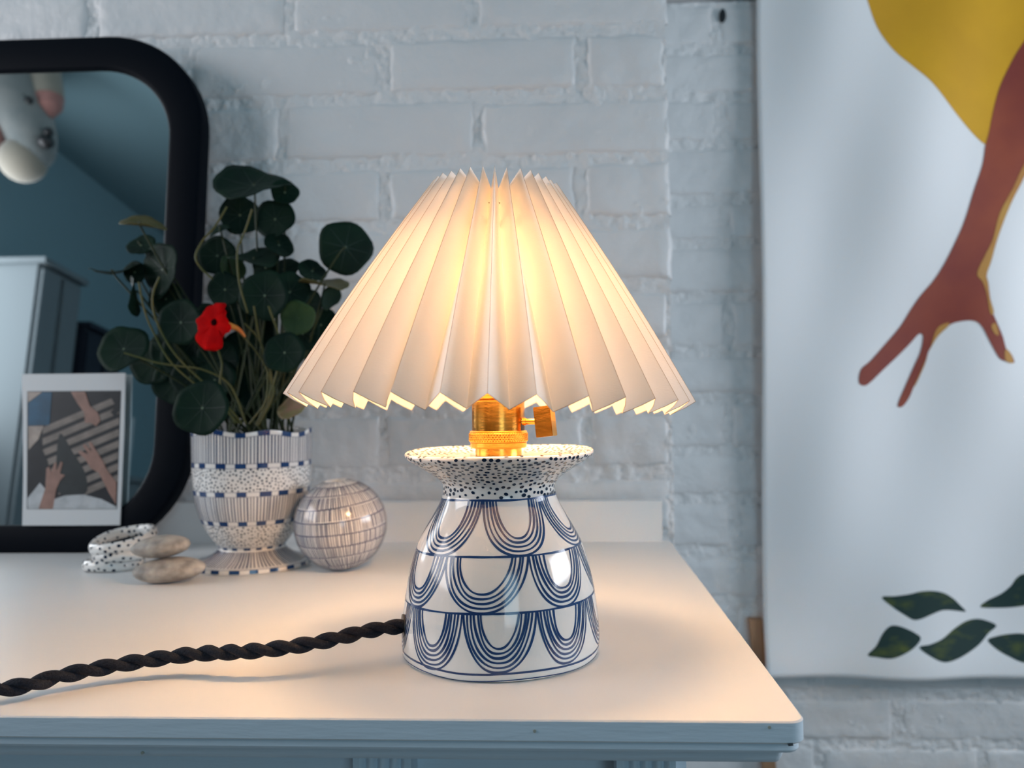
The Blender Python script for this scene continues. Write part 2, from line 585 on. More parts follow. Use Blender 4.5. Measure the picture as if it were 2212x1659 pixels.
# surround below the shelf
base = thing('mantel_surround', 'painted wooden surround with fluted pilasters below the shelf', 'mantelpiece', ((XS + XL) / 2, 0.75, ZF))
mb = MB()
mb.box(XL + 0.03, XS - 0.055, YF + 0.055, YS - 0.004, ZF, -0.0264)
mb.build('frieze', M['edge'], base, smooth=False)
for pa, pb in ((762, 888), (1332, 1460)):
    xa = atY(pa, 1655, YF + 0.032).x
    xb = atY(pb, 1655, YF + 0.032).x
    n = 72
    pts = []
    for k in range(n + 1):
        t = k / n
        fl = abs(math.sin(PI * 5 * t)) if 0.08 < t < 0.92 else 1.0
        pts.append((xa + (xb - xa) * t, YF + 0.032 + 0.0035 * (1 - fl)))
    mb = MB()
    mb.grid(np.array([[(x, y, z) for x, y in [(xa, YF + 0.056)] + pts + [(xb, YF + 0.056)]] for z in (-0.0262, ZF)]))
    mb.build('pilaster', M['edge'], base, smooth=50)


# ================================================================== surfaces painted by hand
class Lathe:
    """surface of revolution about a (tilted) axis, profile by arc length t in 0..1"""

    def __init__(s, prof, c, rot=None, wob=None, n=10):
        P = np.array(crom(prof, n))
        d = np.r_[0, np.cumsum(np.hypot(*np.diff(P, axis=0).T))]
        s.P, s.L, s.d = P, d[-1], d
        s.c = Vector(c)
        s.rot = rot or Matrix.Identity(3)
        s.wob = wob

    def rz(s, t):
        return np.interp(t, s.d, s.P[:, 0]), np.interp(t, s.d, s.P[:, 1])

    def t_of_z(s, z, lo=0.0, hi=None):
        hi = s.L if hi is None else hi
        ts = np.linspace(lo, hi, 800)
        zz = np.interp(ts, s.d, s.P[:, 1])
        return float(ts[np.argmin(abs(zz - z))])

    def pt(s, a, t):
        r, z = s.rz(t)
        if s.wob:
            r, z = s.wob(r, z, a)
        return s.c + s.rot @ Vector((r * math.cos(a), r * math.sin(a), z))

    def nrm(s, a, t):
        e = s.L * 0.004
        du = s.pt(a + 0.01, t) - s.pt(a - 0.01, t)
        dv = s.pt(a, min(t + e, s.L)) - s.pt(a, max(t - e, 0))
        return du.cross(dv).normalized()

    def mesh(s, mb, n=160):
        P = np.zeros((len(s.P), n, 3))
        for i, t in enumerate(s.d):
            for k in range(n):
                P[i, k] = s.pt(2 * PI * k / n, t)
        mb.grid(P[:, ::1], closed_v=True)

    def line(s, mb, path, w, eps=0.00016, sign=1):
        L, R = [], []
        pts = [s.pt(a, t) for a, t in path]
        N = len(pts)
        for i, (a, t) in enumerate(path):
            tg = pts[min(i + 1, N - 1)] - pts[max(i - 1, 0)]
            if tg.length < 1e-9:
                continue
            nn = s.nrm(a, t) * sign
            sd = nn.cross(tg.normalized()).normalized()
            ww = w(i / (N - 1)) if callable(w) else w
            L.append(tuple(pts[i] + nn * eps + sd * ww / 2))
            R.append(tuple(pts[i] + nn * eps - sd * ww / 2))
        mb.grid(np.array([L, R]))

    def dot(s, mb, a, t, r, el=1.0, sign=1, eps=0.00016, k=10):
        p = s.pt(a, t)
        nn = s.nrm(a, t) * sign
        u = (s.pt(a + 0.01, t) - s.pt(a - 0.01, t)).normalized()
        v = nn.cross(u)
        an = random.uniform(-0.4, 0.4)
        u, v = u * math.cos(an) + v * math.sin(an), v * math.cos(an) - u * math.sin(an)
        b = len(mb.v)
        for q in range(k):
            x = 2 * PI * q / k
            mb.v.append(tuple(p + nn * eps + u * r * el * math.cos(x) + v * r * math.sin(x)))
        mb.f.append(tuple(range(b, b + k)))

    def dots(s, mb, t0, t1, spacing, rmin, rmax, a0=0, a1=2 * PI, tries=9000, sign=1, el=1.15):
        acc = np.zeros((0, 3))
        for _ in range(tries):
            t = random.uniform(t0, t1)
            r, _z = s.rz(t)
            a = random.uniform(a0, a1)
            p = np.array(s.pt(a, t))
            f = random.uniform(0.8, 1.1)
            if len(acc) and np.min(np.sum((acc - p) ** 2, 1)) < (spacing * f) ** 2:
                continue
            acc = np.vstack([acc, p])
            s.dot(mb, a, t, random.uniform(rmin, rmax), random.uniform(1.0, el), sign)

    def stripes(s, mb, t0, t1, n, w, jit=0.2, sign=1):
        for k in range(n):
            a = 2 * PI * (k + random.uniform(-jit, jit)) / n
            j = random.uniform(-jit, jit) * 2 * PI / n * 0.6
            s.line(mb, [(a + j * q / 6, t0 + (t1 - t0) * q / 6) for q in range(7)], w * random.uniform(0.75, 1.25), sign=sign)

    def dashes(s, parent, t0, t1, n, fill=0.5, sign=1):
        for k in range(n):
            a0 = 2 * PI * (k + random.uniform(-0.08, 0.08)) / n
            a1 = a0 + 2 * PI / n * fill * random.uniform(0.85, 1.1)
            mt = (t0 + t1) / 2
            mb = MB()
            s.line(mb, [(a0 + (a1 - a0) * q / 8, mt) for q in range(9)], abs(t1 - t0), eps=0.0002, sign=sign)
            mb.build('painted_dash', M['ink'], parent, smooth=False)

    def ring(s, mb, t, w, amp=0.0, ph=0.0, sign=1, n=160):
        s.line(mb, [(2 * PI * q / n, t + amp * math.sin(2 * PI * q / n + ph) + amp * 0.35 * math.sin(4 * PI * q / n + ph * 2)) for q in range(n + 1)], w, sign=sign)


# ================================================================== THE LAMP
LY = 0.545
lc = atY(1081, 1403, LY)
LX = lc.x
lamp = thing('table_lamp', 'small table lamp with a lit pleated shade on a blue and white ceramic base', 'lamp', (LX, LY, 0))
s_ = LY / F


def zz(y):
    return 0.165 - (y - 895.3) * s_ / math.cos(0)


body_prof = [(r * s_, z) for r, z in [(190, 0.0008), (203, 0.0006), (207, 0.0025), (209, 0.010), (207, 0.0213), (201, 0.039), (191, 0.0568), (175, 0.0746), (158, 0.0859),
                                      (141, 0.0955), (127, 0.1040), (121.5, 0.1094)]]
body_prof[0] = (0.0600, 0.0)


def body_wob(r, z, a):
    return r * (1 + 0.006 * math.sin(3 * a + 1) + 0.006 * math.sin(2 * a + z * 30)), z


BODY = Lathe(body_prof, (LX, LY, 0), wob=body_wob)
mb = MB()
BODY.mesh(mb, 192)
mb.f.append(tuple(range(191, -1, -1)))
ceramic = mb.build('ceramic_base', M['ceramic'], lamp, smooth=60)

# flared dotted collar
flare_prof = [(0.0393, 0.1090), (0.0392, 0.1125), (0.0398, 0.1165), (0.0430, 0.1205), (0.0480, 0.1243), (0.0545, 0.1285), (0.0615, 0.1330),
              (0.0655, 0.1358), (0.0668, 0.1378), (0.0662, 0.1394), (0.0640, 0.1396), (0.0560, 0.1382), (0.040, 0.1366), (0.020, 0.1360), (0.010, 0.1360)]


def flare_wob(r, z, a):
    k = max(0.0, (r - 0.039) / 0.028)
    k = min(k, 1)
    return r * (1 + 0.012 * k * math.sin(3 * a + 0.5)), z + k * (0.0016 * math.sin(a) + 0.0006 * math.sin(3 * a)) + 0.0007 * math.cos(a) * k


FL = Lathe(flare_prof, (LX, LY, 0), wob=flare_wob)
mb = MB()
FL.mesh(mb, 192)
collar = mb.build('dotted_collar', M['ceramic'], lamp, smooth=60)
mb = MB()
tr = FL.t_of_z(0.1380, 0, FL.L * 0.5)
FL.dots(mb, 0.0012, tr, 0.0037, 0.0007, 0.00135, tries=14000, el=1.45)
FL.dots(mb, tr + 0.002, FL.L * 0.78, 0.0037, 0.0008, 0.0013, tries=7000)
mb.build('painted_dots', M['inkdot'], collar, smooth=False)['kind'] = 'stuff'

# painted scallops on the body
FRONT = -PI / 2


def row_line(zrow, da):
    """hand drawn ring, slightly higher at the right"""
    return zrow + 0.0016 * math.sin(da) + 0.0005 * math.sin(3 * da + zrow * 200)


rows = [(0.1086, 0.0747, [-132, -72, -12, 45, 104, 165, 228], 5),
        (0.0747, 0.0412, [-126, -77, -32, 22, 68, 118, 176, 234], 5),
        (0.0412, 0.0060, [-136, -97, -56, -17, 24, 63, 103, 143, 184, 224], 6)]
t_full = [BODY.t_of_z(z) for z in np.linspace(0, 0.1094, 500)]


def tz(z):
    return float(np.interp(z, np.linspace(0, 0.1094, 500), t_full))


for zt, zbm, angs, nl in rows:
    n = 180
    for q in range(0, 1):
        mb = MB()
        BODY.line(mb, [(FRONT + 2 * PI * k / n, tz(row_line(zt, 2 * PI * k / n))) for k in range(n + 1)], lambda u: 0.00130 + 0.0003 * math.sin(u * 60))
        mb.build('painted_line', M['ink'], ceramic, smooth=False)
    tmid = tz(0.55 * zt + 0.45 * zbm)
    rmid = BODY.rz(tmid)[0]
    for a, b_ in zip(angs[:-1], angs[1:]):
        a, b_ = math.radians(a), math.radians(b_)
        ac, hw = (a + b_) / 2, (b_ - a) / 2
        sp = 0.0025 / rmid if nl > 5 else 0.00275 / rmid
        sp *= random.uniform(0.92, 1.06)
        skew = random.uniform(-0.08, 0.08) * hw
        mb = MB()
        for i in range(nl):
            wa = hw - i * sp - 0.006
            T0 = tz(row_line(zt, ac))
            Tb = tz(row_line(zbm, ac)) + 0.0003
            Hh = (T0 - Tb) - i * 0.00285
            path = []
            NN = 56
            ph = random.uniform(0, 6)
            for q in range(NN + 1):
                f = PI * q / NN
                cx = math.cos(f)
                ca = -math.copysign(abs(cx) ** 0.86, cx)
                dd = abs(math.sin(f)) ** 0.90
                jj = 0.016 * hw * math.sin(3 * f + ph)
                aa = ac + wa * ca * (1 - 0.13 * dd) + jj + skew * dd
                tt = tz(row_line(zt, aa)) - Hh * dd
                path.append((FRONT + aa, tt))
            wv = random.uniform(0.00125, 0.00160)
            BODY.line(mb, path, lambda u, ph=ph, wv=wv: wv + 0.00022 * math.sin(u * 17 + ph))
        mb.build('painted_scallop', M['ink'], ceramic, smooth=False)['kind'] = 'stuff'
n = 180
for zrow, w in ((0.0058, 0.0013), (0.0016, 0.0007)):
    mb = MB()
    BODY.line(mb, [(FRONT + 2 * PI * k / n, tz(zrow + 0.0005 * math.sin(5 * 2 * PI * k / n))) for k in range(n + 1)], w)
    mb.build('painted_line', M['ink'], ceramic, smooth=False)

# cord hole
ch = math.radians(-81 - 90 + 0) if False else math.radians(180 + 19)
hz_ = 0.0225
hr = BODY.rz(tz(hz_))[0]
hd = Vector((math.cos(ch), math.sin(ch), 0))
hp = Vector((LX, LY, hz_)) + hd * hr
mb = MB()
mb.tube([hp - hd * 0.004, hp + hd * 0.0006], [0.0078, 0.0078], 24)
mb.build('cord_hole', M['black'], ceramic)

# brass socket
socket = MB()
zs = 0.1362
prof = [(0.0001, zs), (0.0164, zs), (0.0164, 0.1412), (0.0190, 0.1414), (0.0199, 0.1425), (0.0201, 0.1452), (0.0196, 0.1456)]
socket.lathe(prof, (LX, LY, 0), 96)
cap = socket.build('socket_cap', M['brass'], lamp, smooth=30)
mb = MB()
NK = 720
P = []
for i, z in enumerate(np.linspace(0.1456, 0.1526, 15)):
    row = []
    edge = min(i, 14 - i)
    for k in range(NK):
        a = 2 * PI * k / NK
        kn = max(math.sin(64 * a + z * 2400), math.sin(64 * a - z * 2400)) * 0.00045 if edge > 1 else 0
        r = 0.0206 + kn - (0.0005 if edge == 0 else 0)
        row.append((LX + r * math.cos(a), LY + r * math.sin(a), z))
    P.append(row)
mb.grid(np.array(P), closed_v=True)
mb.lathe([(0.0201, 0.1456), (0.018, 0.1456)], (LX, LY, 0), 96)
mb.lathe([(0.0201, 0.1526), (0.0204, 0.1531), (0.0200, 0.1536), (0.0188, 0.1537)], (LX, LY, 0), 96)
mb.build('knurled_ring', M['brass'], lamp, smooth=60)
mb = MB()
prof = [(0.0187, 0.1535), (0.0187, 0.1740), (0.0190, 0.1744), (0.0190, 0.1750), (0.0184, 0.1754)]
for k in range(5):
    z = 0.1756 + k * 0.0022
    prof += [(0.0181, z), (0.0186, z + 0.0008), (0.0181, z + 0.0018)]
prof += [(0.0170, 0.187), (0.0165, 0.205), (0.0001, 0.205)]
mb.lathe(prof, (LX, LY, 0), 96)
shell = mb.build('socket_shell', M['brass'], lamp, smooth=30)
# key switch
ka = math.radians(-20)
kd = Vector((math.cos(ka), math.sin(ka), 0))
kx = Vector((LX, LY, 0))
zk = 0.165 - (911 - 895.3) * s_
mb = MB()
P = []
for z in (0.1537, zk + 0.0022):
    P.append([tuple(kx + Vector((math.cos(ka + da), math.sin(ka + da), 0)) * 0.01885 + Vector((0, 0, z))) for da in np.linspace(-0.16, 0.16, 7)])
mb.grid(np.array(P))
mb.build('key_slot', M['black'], shell)
mb = MB()
k0 = kx + Vector((0, 0, zk))
sd = Vector((1, -0.16, 0)).normalized()
st = k0 + kd * 0.0180
mb.tube([st, st + sd * 0.003, st + sd * 0.0031, st + sd * 0.0120], [0.0027, 0.0027, 0.0021, 0.0021], 20)
key = mb.build('switch_stem', M['brass'], lamp, smooth=30)
bm = bmesh.new()
bmesh.ops.create_cube(bm, size=1)
bmesh.ops.scale(bm, vec=(0.0128, 0.0085, 0.0212), verts=bm.verts)
bmesh.ops.bevel(bm, geom=bm.edges[:], offset=0.0004, segments=2, affect='EDGES')
rot = Matrix.Rotation(math.radians(-24), 3, 'Z') @ Matrix.Rotation(math.radians(-6), 3, 'Y')
kc = st + sd * 0.0165
mb = MB()
bm.verts.ensure_lookup_table()
mb.add([kc + rot @ v.co for v in bm.verts], [[v.index for v in f.verts] for f in bm.faces])
bm.free()
mb.build('switch_key', M['brass'], lamp, smooth=30)

# bulb and shade carrier
mb = MB()
mb.lathe(crom([(0.0125, 0.205), (0.0135, 0.214), (0.020, 0.228), (0.0265, 0.240), (0.0275, 0.250), (0.0235, 0.262), (0.013, 0.271), (0.0005, 0.273)], 5), (LX, LY, 0), 40)
mb.build('light_bulb', M['bulb'], lamp)

TIL = Matrix.Rotation(math.radians(1.7), 3, 'Y')
SC = Vector((LX - 0.0052, LY, 0.176))


def sh(p):
    return SC + TIL @ (Vector(p) - Vector((0, 0, 0.176)))


NP = 33
sharng = random.Random(5)
angs = [2 * PI * (k + sharng.uniform(-0.06, 0.06)) / NP + 0.02 for k in range(NP)]
nrmv = (0.849, 0.529)
mb = MB()
NL = 40
colsP = []
for k in range(NP):
    a0 = angs[k]
    a1 = angs[(k + 1) % NP] + (2 * PI if k == NP - 1 else 0)
    jo = sharng.uniform(-0.0012, 0.0012)
    ji = sharng.uniform(-0.0015, 0.0015)
    mid = (a0 + a1) / 2
    for kind, a in ((0, a0), (1, mid)):
        cl = []
        for i in range(NL + 1):
            t = i / NL
            ro = 0.1405 + (0.0432 - 0.1405) * t
            zo = 0.1765 + (0.3295 - 0.1765) * t
            ro += 0.0022 * math.sin(PI * t)
            if kind == 0:
                r, z = ro + jo, zo
            else:
                am = 0.0170 + 0.0035 * t + ji
                r, z = ro - am * nrmv[0], zo - am * nrmv[1]
            cl.append(tuple(sh((r * math.cos(a), r * math.sin(a), z))))
        colsP.append(cl)
# each pleat panel gets a faint outward belly
P = []
for k in range(len(colsP)):
    A, B = np.array(colsP[k]), np.array(colsP[(k + 1) % len(colsP)])
    P.append(A)
    out = (A + B) / 2 - np.array(SC)
    out[:, 2] = 0
    out /= np.linalg.norm(out, axis=1)[:, None]
    tt = np.linspace(1, 0.1, NL + 1)[:, None]
    P.append((A + B) / 2 + out * 0.0011 * tt)
mb.grid(np.array(P), closed_u=True)
shade = mb.build('pleated_shade', M['shade'], lamp, smooth=22)
# folded hem and creases
M['crease'] = mat('shade_crease', (0.64, 0.50, 0.39), 0.9)
mb = MB()
hem = []
for k in range(len(P)):
    hem.append(tuple(P[k][0]))
hem.append(hem[0])
mb.tube(hem, 0.00022, 5, cap=False)
mb.build('hem', M['crease'], shade)
for k in range(0, len(colsP), 2):
    mb = MB()
    mb.tube(colsP[k], 0.00015, 5)
    mb.build('crease', M['crease'], shade)
# gathering thread and wire carrier
mb = MB()
mb.tube([sh((0.0375 * math.cos(a), 0.0375 * math.sin(a), 0.3065)) for a in np.linspace(0, 2 * PI, 97)], 0.0005, 6, cap=False)
mb.build('gathering_thread', M['card_side'], shade)
mb = MB()
mb.tube([sh((0.046 * math.cos(a), 0.046 * math.sin(a), 0.2870)) for a in np.linspace(0, 2 * PI, 65)], 0.0011, 8, cap=False)
for k in range(3):
    a = 2 * PI * k / 3 + 0.4
    mb.tube([sh((0.046 * math.cos(a), 0.046 * math.sin(a), 0.287)), sh((0.036 * math.cos(a), 0.036 * math.sin(a), 0.235)), sh((0.019 * math.cos(a), 0.019 * math.sin(a), 0.19))], 0.0011, 8)
mb.tube([(LX + 0.0188 * math.cos(a), LY + 0.0188 * math.sin(a), 0.190) for a in np.linspace(0, 2 * PI, 41)], 0.0012, 8, cap=False)
mb.build('shade_carrier', M['wire'], lamp)

# twisted cord
def atdz(px, py, z):
    d = ray(px, py)
    return CAM + d * ((z - CAM.z) / d.z)


ctrl = [hp - hd * 0.003, atdz(800, 1362, 0.0228), atdz(690, 1387, 0.0200), atdz(560, 1405, 0.0168), atdz(420, 1413, 0.0132), atdz(280, 1432, 0.0108), atdz(140, 1458, 0.0092), atdz(0, 1488, 0.0080)]
pe = ctrl[-1]
dv = (ctrl[-1] - ctrl[-2]).normalized()
ctrl += [pe + Vector((-0.10, -0.004, -0.0020)), pe + Vector((-0.25, 0.06, -0.0027)), pe + Vector((-0.45, 0.20, -0.0027))]
cp = [Vector(p) for p in crom(ctrl, 60)]
ss = [0.0]
for a, b_ in zip(cp[:-1], cp[1:]):
    ss.append(ss[-1] + (b_ - a).length)
for st_ in range(2):
    pts = []
    for i, p in enumerate(cp):
        t = (cp[min(i + 1, len(cp) - 1)] - cp[max(i - 1, 0)]).normalized()
        sdv = t.cross(Vector((0, 0, 1))).normalized()
        upv = sdv.cross(t)
        ph = -2 * PI * ss[i] / 0.031 + PI * st_
        pts.append(p + (sdv * math.cos(ph) + upv * math.sin(ph)) * 0.00215)
    mb = MB()
    mb.tube(pts, 0.0030, 12)
    mb.build('cord_strand', M['cord'], lamp)

# ================================================================== MIRROR
ML = math.radians(4.6)
MB0 = Vector((0, 0.925, 0.0))                       # front bottom edge line
mN = Vector((0, -math.cos(ML), math.sin(ML)))       # front normal
mV = Vector((0, math.sin(ML), math.cos(ML)))
mU = Vector((1, 0, 0))


def mpix(px, py, off=0.0):
    p = onplane(px, py, MB0 + mN * off, mN)
    q = p - (MB0 + mN * off)
    return q.x, q.dot(mV)


xr_o, _ = mpix(427, 500)
xr_i, _ = mpix(352, 500)
_, vt_o = mpix(60, 81)
_, vt_i = mpix(60, 152)
_, vb_i = mpix(100, 1135)
vb_o = 0.0
xl_o = xr_o - 0.56
xl_i = xl_o + (xr_o - xr_i)


def rrect(x0, x1, v0, v1, r, n=14):
    pts = []
    for cx, cv, a0 in ((x1 - r, v1 - r, 0), (x0 + r, v1 - r, PI / 2), (x0 + r, v0 + r, PI), (x1 - r, v0 + r, 1.5 * PI)):
        for k in range(n + 1):
            a = a0 + PI / 2 * k / n
            pts.append((cx + r * math.cos(a), cv + r * math.sin(a)))
    return pts


def m3(u, v, w):
    return MB0 + mU * u + mV * v + mN * w


RO, RI = 0.135, 0.098
mirror = thing('wall_mirror', 'black framed mirror with rounded corners leaning on the brick wall', 'mirror', (xr_o - 0.28, 0.925, 0))
mb = MB()
fwid = xr_o - xr_i
layers = []
for f, w in ((0, -0.022), (0, -0.004), (0.05, -0.001), (0.12, 0.0), (0.88, 0.0), (0.95, -0.001), (1.0, -0.004), (1.0, -0.010)):
    x0, x1 = xl_o + (xl_i - xl_o) * f, xr_o + (xr_i - xr_o) * f
    v0, v1 = vb_o + (vb_i - vb_o) * f, vt_o + (vt_i - vt_o) * f
    layers.append([tuple(m3(u, v, w)) for u, v in rrect(x0, x1, v0, v1, RO + (RI - RO) * f)])
mb.grid(np.array(layers), closed_v=True)
mb.build('frame', M['frame'], mirror, smooth=40)
mb = MB()
g = rrect(xl_i - 0.004, xr_i + 0.004, vb_i - 0.004, vt_i + 0.004, RI)
mb.v = [tuple(m3(u, v, -0.006)) for u, v in g] + [tuple(m3(u, v, -0.0095)) for u, v in g]
ng = len(g)
mb.f = [tuple(range(ng)), tuple(range(2 * ng - 1, ng - 1, -1))] + [(k, ng + k, ng + (k + 1) % ng, (k + 1) % ng) for k in range(ng)]
mb.build('glass', M['mirror'], mirror, smooth=30)
mb = MB()
g = rrect(xl_o + 0.01, xr_o - 0.01, vb_o + 0.01, vt_o - 0.01, RO - 0.01)
mb.v = [tuple(m3(u, v, -0.016)) for u, v in g] + [tuple(m3(u, v, -0.0215)) for u, v in g]
mb.f = [tuple(range(ng)), tuple(range(2 * ng - 1, ng - 1, -1))] + [(k, ng + k, ng + (k + 1) % ng, (k + 1) % ng) for k in range(ng)]
mb.build('back_panel', M['wood'], mirror, smooth=30)

# ------------------------------------------------------------------ photo print leaning on the mirror
def print_poly(mb, poly, tomap, smooth=True, grid=None):
    pts = crom(poly, 5, closed=True) if smooth else [np.array(p, float) for p in poly]
    bm = bmesh.new()
    vs = [bm.verts.new((p[0], p[1], 0)) for p in pts]
    es = [bm.edges.new((vs[i], vs[(i + 1) % len(vs)])) for i in range(len(vs))]
    bmesh.ops.triangle_fill(bm, use_beauty=True, edges=es)
    if grid:
        xs = [v.co.x for v in bm.verts]
        ys = [v.co.y for v in bm.verts]
        for q in np.arange(min(xs) + grid, max(xs), grid):
            bmesh.ops.bisect_plane(bm, geom=bm.verts[:] + bm.edges[:] + bm.faces[:], plane_co=(q, 0, 0), plane_no=(1, 0, 0))
        for q in np.arange(min(ys) + grid, max(ys), grid):
            bmesh.ops.bisect_plane(bm, geom=bm.verts[:] + bm.edges[:] + bm.faces[:], plane_co=(0, q, 0), plane_no=(0, 1, 0))
    bm.verts.index_update()
    co = [tuple(tomap(v.co.x, v.co.y)) for v in bm.verts]
    fs = [[v.index for v in f.verts] for f in bm.faces]
    out = []
    for f in fs:
        a, b, c = (Vector(co[f[0]]), Vector(co[f[1]]), Vector(co[f[2]]))
        out.append(f if (b - a).cross(c - a).y < 0 else f[::-1])
    mb.add(co, out)
    bm.free()


def zoom(cx, cy, s, ox, oy):
    return ox + cx / s, oy + cy / s


pc = Vector(m3(0, 0, 0)) 
pr0 = onplane(155, 1133, MB0 + mN * 0.004, mN)
photo = thing('photo_print', 'white bordered photo print of hands working on wooden slats propped on mirror', 'photo', pr0)


def pmap(off):
    return lambda x, y: onplane(*zoom(x, y, 2.552, 0, 600), MB0 + mN * (0.0026 + off), mN)


mb = MB()
card = [(120, 531), (400, 529), (690, 525), (684, 800), (672, 1100), (660, 1364), (400, 1366), (122, 1366), (128, 1100), (126, 800)]
A = [pmap(0)(x, y) for x, y in card]
Bk = [p - mN * 0.0022 for p in A]
mb.v = [tuple(p) for p in A + Bk]
nc = len(card)
mb.f = [tuple(range(nc))[::-1], tuple(range(nc, 2 * nc))] + [(k, (k + 1) % nc, nc + (k + 1) % nc, nc + k) for k in range(nc)]
cardo = mb.build('card', M['card'], photo, smooth=False)


def flat(name, col):
    return mat(name, col, 0.4, col2=tuple(c * 0.7 for c in col), nscale=60)


pcols = {'dark': (0.012, 0.014, 0.018), 'slat': (0.23, 0.19, 0.165), 'blue': (0.012, 0.085, 0.16), 'tan': (0.42, 0.34, 0.29), 'skin': (0.33, 0.185, 0.145),
         'white': (0.50, 0.51, 0.52), 'shadow': (0.02, 0.026, 0.028)}
PM = {k: flat('photo_' + k, v) for k, v in pcols.items()}
lay_ = [0]


def pp(name, col, polys, smooth=False):
    lay_[0] += 1
    for po in polys:
        mb = MB()
        print_poly(mb, po, pmap(0.00008 * lay_[0]), smooth)
        mb.build(name, PM[col], cardo, smooth=False)


pp('photo_background', 'dark', [[(150, 626), (668, 622), (645, 1276), (148, 1276)]])
sl = []
for k in range(9):
    y = 700 + k * 62
    x0 = 235 + max(0, k - 3) * 22
    x1 = 662 - k * 1.5
    ya = y + 0.0
    f = lambda x: ya + 62 - (x - 235) * 0.42
    lo, hi = max(x0, 232), x1
    q = [(lo, f(lo)), (hi, f(hi)), (hi, f(hi) + 38), (lo, f(lo) + 38)]
    q = [(x, min(max(v, 628), 1262)) for x, v in q]
    if q[2][1] - q[1][1] > 6:
        sl.append(q)
pp('photo_slat', 'slat', sl)
pp('photo_shade_patch', 'shadow', [[(330, 860), (400, 960), (470, 1080), (470, 1190), (330, 1190), (310, 1050)]], True)
pp('photo_dark_corner', 'dark', [[(560, 660), (612, 628), (666, 626), (662, 730), (630, 765), (610, 740), (640, 710), (600, 640)], [(152, 955), (210, 900), (262, 1010), (300, 1200), (150, 1200)]])
pp('photo_trousers', 'blue', [[(155, 690), (236, 630), (286, 630), (272, 812), (155, 816)]])
pp('photo_sleeve', 'tan', [[(152, 630), (232, 630), (154, 688)], [(155, 818), (240, 816), (212, 890), (157, 950)]])
pp('photo_white_shirt', 'white', [[(290, 1222), (360, 1200), (460, 1195), (560, 1220), (642, 1262), (642, 1274), (288, 1274)], [(152, 1215), (220, 1130), (255, 1170), (225, 1274), (152, 1274)]])
pp('photo_arm', 'skin', [
    [(390, 628), (468, 628), (495, 705), (540, 745), (552, 790), (530, 818), (500, 800), (470, 800), (462, 740), (425, 690)],
    [(640, 1252), (600, 1185), (545, 1075), (500, 1050), (470, 1000), (432, 965), (440, 952), (490, 975), (455, 925), (468, 915), (505, 960), (486, 908), (502, 905), (535, 960), (570, 1015), (585, 1050), (642, 1130)],
    [(212, 1274), (235, 1205), (250, 1160), (255, 1050), (272, 1040), (280, 1075), (300, 1020), (312, 1018), (310, 1065), (335, 1012), (346, 1020), (330, 1080), (358, 1088), (330, 1120), (310, 1165), (292, 1274)]])

# ================================================================== POT AND PLANT
PY = 0.855
pcn = atY(546, 1000, PY)
PX = pcn.x
ps = PY / F
ZH = 900.5


def pz(y):
    return 0.165 - (y - ZH) * ps


pot = thing('plant_pot', 'blue and white goblet pot with stripes, speckles and dashed bands', 'plant pot', (PX, PY, 0))
ft = [(0.010, 0.0), (0.058, 0.0), (0.0640, 0.0012), (0.0645, 0.0040), (0.0635, 0.0055), (0.0560, 0.0075), (0.0460, 0.0115), (0.0385, 0.0165), (0.0355, 0.0205)]
FOOT = Lathe(ft, (PX, PY, 0))
mb = MB()
FOOT.mesh(mb, 128)
foot = mb.build('foot', M['ceramic'], pot, smooth=60)
bo = [(0.0355, 0.0205), (0.0365, 0.0235), (0.0440, 0.0335), (0.0515, 0.0460), (0.0580, 0.0640), (0.0615, 0.0820), (0.0632, 0.1000), (0.0638, 0.1200), (0.0642, 0.1400), (0.0644, 0.1492),
      (0.0634, 0.1503), (0.0618, 0.1492), (0.0612, 0.1400), (0.0605, 0.1250)]


def bowl_wob(r, z, a):
    k = max(0, (z - 0.11) / 0.04)
    return r * (1 + 0.008 * math.sin(2 * a + 0.6)), z + 0.0020 * k * math.sin(6 * a + 0.8) + 0.0014 * k * math.sin(a * 2)


BOWL = Lathe(bo, (PX, PY, 0), wob=bowl_wob)
mb = MB()
BOWL.mesh(mb, 144)
bowl = mb.build('bowl', M['ceramic'], pot, smooth=60)
mb = MB()
mb.lathe([(0.061, 0.136), (0.045, 0.139), (0.02, 0.140), (0.0005, 0.1405)], (PX, PY, 0), 48)
mb.build('soil', M['soil'], pot)
h2 = BOWL.L * 0.83
T = lambda z: BOWL.t_of_z(z, 0, h2)
ink, grey, dotm = MB(), MB(), MB()
bands = [0.0222, 0.0520, 0.0835, 0.1135, 0.1478]
for z in bands:
    BOWL.dashes(bowl, T(z) - 0.0024, T(z) + 0.0024, 17, 0.52)
    for d_ in (-0.0026, 0.0026):
        BOWL.ring(grey, T(z) + d_, 0.0005)
BOWL.stripes(grey, T(0.0550), T(0.0805), 112, 0.00135, 0.10)
BOWL.stripes(grey, T(0.1163), T(0.1450), 112, 0.00135, 0.10)
BOWL.dots(dotm, T(0.0265), T(0.0485), 0.0034, 0.0007, 0.00115, tries=5000)
BOWL.dots(dotm, T(0.0872), T(0.1100), 0.0035, 0.0007, 0.0012, tries=9000)
grey.build('painted_stripes', M['inkgrey'], bowl, smooth=False)['kind'] = 'stuff'
dotm.build('painted_speckles', M['inkdot'], bowl, smooth=False)['kind'] = 'stuff'
ink, grey = MB(), MB()
tf0 = FOOT.t_of_z(0.0066, FOOT.L * 0.5, FOOT.L)
FOOT.stripes(grey, tf0, FOOT.L * 0.985, 92, 0.0014, 0.12)
te = FOOT.t_of_z(0.0035, FOOT.L * 0.4, FOOT.L)
FOOT.dashes(foot, te - 0.0019, te + 0.0019, 20, 0.5)
FOOT.ring(grey, te + 0.0024, 0.0005)
